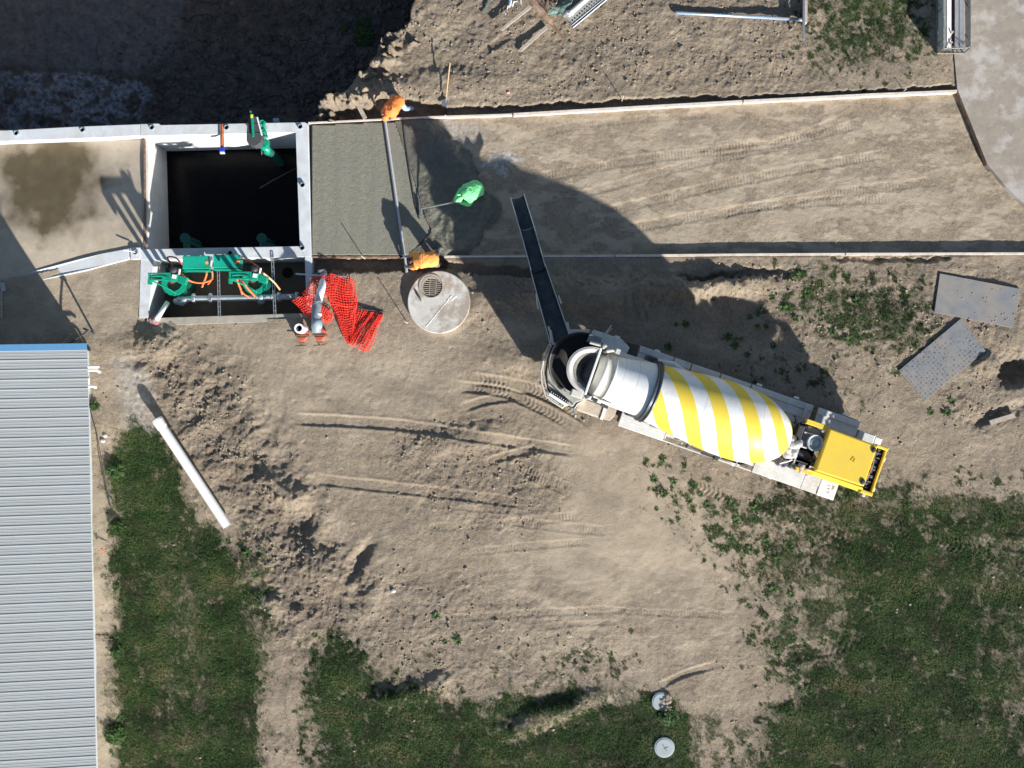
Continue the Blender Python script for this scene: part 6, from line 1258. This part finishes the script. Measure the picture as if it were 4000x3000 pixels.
band('hopper_bore', low, [p+Vector((.05, 0, -.6)) for p in low], m_black, hop, .01)
mb = MB(); mb.add([(hopx+.0, hopy-.5, 3.60), (hopx+.0, hopy+.5, 3.60), (hopx-.20, hopy+.26, 3.35), (hopx-.2, hopy-.26, 3.35)], [(0, 1, 2, 3)]); mb.build('hopper_slope', M_('hopper_slope', (.24, .22, .19), .8, var=.2), hop)
mb = MB(); mb.tube([(hopx-.1, hopy+.40, 3.72), (hopx-.34, hopy+.20, 3.66), (hopx-.42, hopy-.05, 3.65), (hopx-.36, hopy-.28, 3.66)], .022, 6); mb.build('hopper_lip', m_blackrub, hop)
# collector bowl in front of the hopper
cb = ringpts(-4.95, .0, .98, .98, 3.12, 49, math.radians(70), math.radians(252)); cb2 = ringpts(-4.9, .02, .90, .90, 2.98, 49, 0, 2*math.pi); cb3 = ringpts(-5.0, .12, .02, .02, 2.62, 49, 0, 2*math.pi)
col = band('collector', cb, ringpts(-4.9, .02, .90, .90, 2.98, 49, math.radians(70), math.radians(252)), m_blackrub, T, .02); band('collector_bowl', cb2, cb3, M_('collector_inside', (.018, .016, .014), .8), col, .02)
mb = MB(); mb.tube([p+Vector((.02, 0, .02)) for p in cb[24:46]], .018, 6); mb.build('collector_rim', M_('worn_rim', (.26, .24, .18), .7), col)
mb = MB(); mb.prism([(-5.0, .98), (-4.6, .98), (-4.55, .72), (-5.0, .72)], 2.9, 3.25); mb.build('collector_support', m_steel, T, bevel=.02)
MB().prism([(-4.95, -.78), (-4.6, -.78), (-4.6, -1.0), (-4.95, -1.0)], 2.6, 3.45).build('hopper_bracket', m_hop, T, bevel=.02)
# hydraulic bits round the mouth
mb = MB(); mb.tube([(-4.35, .62, 3.5), (-4.15, .72, 3.4), (-4.0, .70, 3.45)], .045, 8); mb.box(-4.08, -3.95, .66, .80, 3.3, 3.5); mb.tube([(-4.9, .72, 3.3), (-4.55, .75, 3.35)], .05, 8); mb.ball((-4.45, .74, 3.4), .09, 8); mb.build('mouth_rollers', m_hop, T)
mb = MB(); mb.ball((-4.4, .60, 3.35), .10, 8); mb.tube([(-4.3, -.86, 3.2), (-4.1, -.90, 3.2)], .06, 8); mb.ball((-4.45, -.84, 3.15), .10, 8); mb.tube([(-3.95, -.95, 2.9), (-3.7, -.98, 2.9)], .05, 8); mb.build('hydraulic_motor', m_darksteel, T)
MB().box(-4.35, -1.4, -.93, -.80, 1.9, 2.02).box(-4.35, -1.6, .72, .84, 1.9, 2.02).build('drum_frame_rail', m_white, T, bevel=.01)
MB().limb([(-4.25, -.80, 3.2), (-4.05, -.86, 3.15), (-3.85, -.86, 3.1)], [.06, .05, .05], 10).build('grease_arm', m_hop, T, smooth=True)
for (x, y) in ((-2.3, -.98), (-1.9, -1.02)): MB().ball((x, y, 1.35), .07, 8).box(x-.15, x+.1, y-.06, y+.04, 1.2, 1.3).build('drum_roller', m_steel, T)
# cab
def TLp(pts, z_): return [tuple(TL(a, b, z_)[:2]) for a, b in pts]
cab_out = [(2112, 1452), (2122, 1395), (2142, 1345), (2200, 1330), (2300, 1350), (2330, 1400), (2290, 1560), (2256, 1570), (2244, 1600), (2205, 1592), (2150, 1566), (2124, 1530)]
cab_low = [(2125, 1455), (2135, 1400), (2150, 1355), (2205, 1340), (2300, 1355), (2330, 1400), (2290, 1560), (2256, 1580), (2244, 1598), (2210, 1590), (2160, 1562), (2136, 1525)]
MB().prism(TLp(cab_low, 1.6), .85, 1.75).build('cab_body', m_white, T, bevel=.03)
MB().prism(TLp(cab_low, 1.75), 1.75, 2.40, top=TLp([((a-2220)*.97+2220, (b-1470)*.97+1470) for a, b in cab_low], 2.4)).build('windscreen', m_glass, T, bevel=.02)
roofp = [(2135, 1455), (2142, 1400), (2160, 1360), (2220, 1345), (2300, 1360), (2320, 1400), (2285, 1560), (2250, 1572), (2236, 1590), (2200, 1575), (2160, 1545), (2140, 1510)]
rf = MB().prism(TLp(roofp, 2.45), 2.40, 2.50).build('cab_roof', m_cabroof, T, bevel=.03)
mb = MB()
for q in (((2140, 1418), (2170, 1478), (2210, 1530)), ((2130, 1480), (2180, 1530), (2238, 1580)), ((2150, 1400), (2158, 1440), (2180, 1490))): mb.tube([TL(a, b, 2.52) for a, b in q], .014, 6)
mb.build('roof_seam', m_darksteel, rf)
mb = MB(); mb.tube([TL(a, b, 2.56) for a, b in ((2235, 1334), (2190, 1338), (2145, 1348), (2125, 1398), (2113, 1452), (2116, 1500), (2130, 1545), (2160, 1570), (2196, 1592), (2214, 1580))], .028, 8)
mb.tube([TL(a, b, 2.35) for a, b in ((2124, 1500), (2140, 1548), (2195, 1584))], .02, 6); mb.tube([TL(2132, 1388, 2.56), TL(2138, 1392, 2.6)], .04, 6); mb.tube([TL(2124, 1420, 2.5), TL(2122, 1460, 2.5), TL(2134, 1515, 2.5)], .018, 6)
mb.build('guard_rail', m_hop, T)
mb = MB(); a = TL(2144, 1538, 2.6); b = TL(2214, 1583, 2.6); d = (b-a).normalized(); s_ = Vector((-d.y, d.x, 0)); mb.prism([tuple((a+s_*.05)[:2]), tuple((b+s_*.05)[:2]), tuple((b-s_*.05)[:2]), tuple((a-s_*.05)[:2])], 2.52, 2.60); lb = mb.build('roof_light_bar', m_white, T, bevel=.01)
mb = MB(); mb.prism([tuple((a+s_*.06)[:2]), tuple((b+s_*.06)[:2]), tuple((b+s_*.13)[:2]), tuple((a+s_*.13)[:2])], 2.52, 2.585); mb.build('lamp_row', m_black, lb)
mb = MB()
for k in range(9): q = a.lerp(b, (k+.5)/9)+s_*.095; mb.ball((q.x, q.y, 2.59), .022, 6)
mb.build('lamp', m_galv, lb)
MB().tube([TL(2242, 1596, 2.0), TL(2246, 1618, 2.0), TL(2248, 1632, 1.95)], .025, 8).ball(TL(2247, 1622, 2.0), .05, 8).build('mirror_arm', m_galv, T)
MB().tube([TL(2195, 1596, 2.4), TL(2202, 1588, 2.5), TL(2220, 1583, 2.55)], .016, 6).build('antenna', m_yellowlab, T)
MB().tube([TL(2340, 1350, 2.0), TL(2360, 1310, 2.1), TL(2386, 1275, 2.2)], .022, 6).tube([TL(2368, 1302, 2.1), TL(2391, 1284, 2.2)], .02, 6).tube([TL(2352, 1318, 2.0), TL(2388, 1270, 2.1)], .014, 6).build('upper_mirror_arm', m_hop, T)
# discharge chute
def chute(name, p0, p1, w0, w1, z0, z1, mat, parent, dep=.2):
    a = TL(*p0, z0); b = TL(*p1, z1); d = (b-a).normalized(); s_ = Vector((-d.y, d.x, 0)).normalized(); u = s_.cross(d)*-1; u = u if u.z > 0 else -u; nn = 13; A = []; B = []
    m = 12; rings = []
    for i in range(m+1):
        t = i/m; p = a.lerp(b, t); w_ = (w0+(w1-w0)*t)/2
        rings.append([p+s_*w_*math.cos(math.pi*k/(nn-1))-u*(dep*math.sin(math.pi*k/(nn-1))) for k in range(nn)])
    me = bpy.data.meshes.new(name); vs = [tuple(v) for r_ in rings for v in r_]; fs = [(i*nn+k, i*nn+k+1, (i+1)*nn+k+1, (i+1)*nn+k) for i in range(m) for k in range(nn-1)]
    me.from_pydata(vs, [], fs); me.materials.append(mat); me.polygons.foreach_set('use_smooth', [True]*len(fs)); me.update(); o = bpy.data.objects.new(name, me); link(o); o.parent = parent; s2 = o.modifiers.new('Solidify', 'SOLIDIFY'); s2.thickness = .018; s2.offset = 1
    mb = MB(); mb.tube([rings[0][0]+u*.01, rings[-1][0]+u*.01], .015, 6); mb.tube([rings[0][-1]+u*.01, rings[-1][-1]+u*.01], .015, 6); mb.build('chute_edge', m_chedge, o)
    mb = MB(); mb.tube([v+u*.012 for v in rings[-1]], .013, 6); mb.build('chute_joint', m_chedge, o); return o
chute('main_chute', (2193, 1345), (2100, 1040), .66, .50, 2.62, 1.78, m_chute, T, .24)
chute('middle_chute', (2103, 1050), (2058, 888), .47, .46, 1.84, 1.38, m_chute, T, .2)
chute('end_chute', (2059, 893), (2020, 765), .46, .45, 1.36, .98, m_chute, T, .19)
mb = MB()
for q in (((2142, 1275), (2150, 1300), (2155, 1340)), ((2150, 1290), (2162, 1345)), ((2212, 1262), (2224, 1290), (2238, 1320)), ((2216, 1258), (2222, 1285)), ((2228, 1300), (2248, 1335))): mb.tube([TL(a, b, 2.7) for a, b in q], .03, 8)
mb.tube([TL(2095, 1150, 2.05), TL(2102, 1205, 2.2)], .03, 6); mb.tube([TL(2182, 1155, 2.1), TL(2192, 1185, 2.2)], .025, 6); mb.build('chute_arm', m_hop, T)
MB().tube([TL(2110, 1200, 1.9), TL(2190, 1335, 1.2)], .05, 10).build('chute_lift_cylinder', m_steel, T)
# engine end
wl = [(2.42, -.95), (4.70, -.95), (5.18, -.86), (5.18, .70), (4.70, .70), (2.42, .76)]
mb = MB(); mb.box(2.42, 3.17, .60, .76, 1.9, 2.22, bev=.015); mb.box(2.62, 3.17, -.90, -.78, 1.9, 2.12, bev=.015); mb.build('side_panel', m_yel, T)
mb = MB(); mb.prism([(3.14, -.74), (4.78, -.72), (4.78, .69), (3.14, .72)], 2.02, 2.34, top=[(3.17, -.70), (4.76, -.68), (4.76, .65), (3.17, .68)]); hd = mb.build('hood', m_yel, T, bevel=.035)
mb = MB(); mb.add([(3.0, -.75, 2.18), (4.8, -.74, 2.18), (4.9, -.88, 1.95), (2.62, -.88, 1.95), (2.62, -.88, 1.55), (4.9, -.88, 1.55)], [(0, 3, 2, 1), (3, 4, 5, 2)]); o = mb.build('sloping_side', m_yel, T); s_ = o.modifiers.new('Solidify', 'SOLIDIFY'); s_.thickness = .02
mb = MB(); mb.box(4.79, 5.19, .62, .72, 1.5, 2.12, bev=.02); mb.box(4.79, 5.19, -.90, -.78, 1.5, 2.10, bev=.02); mb.box(5.13, 5.19, -.78, .62, 1.5, 2.06, bev=.012); mb.build('end_frame', m_yel, T)
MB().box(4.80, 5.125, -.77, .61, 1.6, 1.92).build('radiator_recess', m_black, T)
mb = MB(); R = random.Random(3)
for k in range(26): y = -.70+k*.05; mb.box(4.86+R.uniform(0, .1), 4.93+R.uniform(0, .12), y, y+R.uniform(.02, .04), 1.93, 1.96+R.uniform(0, .05))
mb.tube([(4.86, -.6, 2.0), (4.92, 0, 2.02), (4.86, .5, 2.0)], .02, 6); mb.build('cooler_pipes', m_steel, T)
mb = MB()
for y in (-.28, -.02, .22): mb.ball((4.87, y, 2.0), .045, 8, (.8, 1.4, 1)); mb.box(4.85, 4.9, y-.09, y-.04, 1.95, 2.02)
mb.build('red_caps', M_('red_plastic', (.65, .07, .03), .5), T)
for y in (.50, -.56): MB().ball((4.67, y, 2.36), .075, 12, (1, 1.25, .5)).build('hood_latch', m_blackrub, T)
n = 9; mb = MB(); q = TL(3332, 1797, 2.35); mb.tube([q+Vector((-.06, -.05, .005)), q+Vector((0, .10, .006)), q+Vector((.06, .04, .006)), q+Vector((.03, -.07, .005))], .007, 5); mb.build('scratch_mark', M_('scratch', (.45, .28, .02), .7), hd)
# machinery in the well
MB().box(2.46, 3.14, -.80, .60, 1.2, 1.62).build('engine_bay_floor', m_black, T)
mb = MB(); mb.box(2.50, 2.95, -.08, .54, 1.62, 2.02, bev=.02); mb.box(2.56, 3.0, .38, .56, 1.9, 2.08, bev=.02); mb.build('oil_tank', m_steel, T)
m_cleaner = M_('air_cleaner_paint', (.34, .39, .41), .5)
ac = lathe('air_cleaner', [(-.03, 0), (-.03, .10), (-.01, .12), (-.03, .14), (-.04, .20), (.03, .235), (.03, .265), (-.01, .27), (-.25, .25)], m_cleaner, T, 40, sub=1); ac.matrix_local = Matrix.Translation((2.92, .12, 2.16)) @ Matrix.Rotation(math.radians(-90), 4, 'Y')
MB().tube([(2.50, .33, 2.10), (2.95, .36, 2.10)], .03, 8).tube([(2.48, -.12, 2.06), (2.75, -.12, 2.06)], .03, 8).box(2.50, 2.54, -.75, -.1, 1.95, 2.05).box(2.5, 2.95, -.62, -.58, 1.9, 2.0).build('strap', m_hop, T)
mb = MB(); mb.limb([(2.62, -.36, 1.8), (2.8, -.33, 1.8), (3.0, -.40, 1.75)], [.14, .16, .10], 12); mb.box(2.2, 2.65, -.82, -.62, 1.5, 1.75); mb.build('exhaust_muffler', m_darksteel, T)
mb = MB(); mb.box(2.48, 2.95, -.90, -.70, 1.75, 1.95); mb.build('battery_tray', m_steel, T, bevel=.02)
def rag(name, c, mat, sc_, seed):
    R = random.Random(seed); mb = MB()
    for k in range(16): mb.ball(Vector(c)+Vector((R.uniform(-.2, .2)*sc_, R.uniform(-.12, .12)*sc_, R.uniform(-.04, .06))), R.uniform(.04, .09)*sc_, 8, (1, 1, .6))
    o = mb.build(name, mat, T); m_ = o.modifiers.new('Remesh', 'REMESH'); m_.mode = 'VOXEL'; m_.voxel_size = .022; t_ = bpy.data.textures.new('folds', 'CLOUDS'); t_.noise_scale = .06; d_ = o.modifiers.new('Displace', 'DISPLACE'); d_.texture = t_; d_.strength = .05
rag('cloth_bundle', (2.95, -.78, 2.06), M_('pink_cloth', (.55, .42, .36), .9, var=.35, scale=12), 1.0, 1); rag('cloth_bundle', (2.72, -.72, 2.0), m_bag, .5, 2); rag('cloth_bundle', (2.20, -.80, 1.95), M_('dark_cloth', (.12, .11, .14), .9, var=.5, scale=12), .9, 5)
MB().limb([(2.20, -.55, 2.0), (2.36, -.50, 2.05), (2.40, -.46, 2.0)], [.10, .12, .08], 12).build('filter', M_('olive_filter', (.30, .28, .12), .6), T, smooth=True)
MB().tube([(2.10, -.86, 2.05), (2.3, -.72, 2.12), (2.42, -.62, 2.1)], .02, 6).build('hose_white', m_pvc, T)
mb = MB(); R = random.Random(8)
for k in range(9):
    p = Vector((2.15+R.uniform(-.05, .2), .35+R.uniform(-.1, .3), 2.0)); mb.tube([p, p+Vector((R.uniform(-.15, .15), R.uniform(-.2, .2), R.uniform(-.1, .2))), p+Vector((R.uniform(-.1, .35), R.uniform(-.3, .1), -.2))], .018, 6)
mb.build('hydraulic_hoses', m_blackrub, T)
MB().limb([(2.28, .15, 1.6), (2.30, .45, 1.65)], [.16, .14], 12).build('gearbox', M_('beige_gearbox', (.26, .24, .15), .6, var=.2), T, smooth=True)
MB().box(5.22, 5.34, -.98, .75, .75, 1.05, bev=.02).build('bumper', m_hop, T)
for y in (.40, -.62): MB().box(5.18, 5.46, y-.05, y+.05, 1.2, 1.34, bev=.02).box(5.36, 5.48, y-.10, y+.02, 1.2, 1.32, bev=.02).build('hinge_bracket', m_hop, T)
MB().box(4.1, 4.2, -1.10, -.96, 1.4, 1.6, bev=.02).build('deck_lamp', m_white, T)
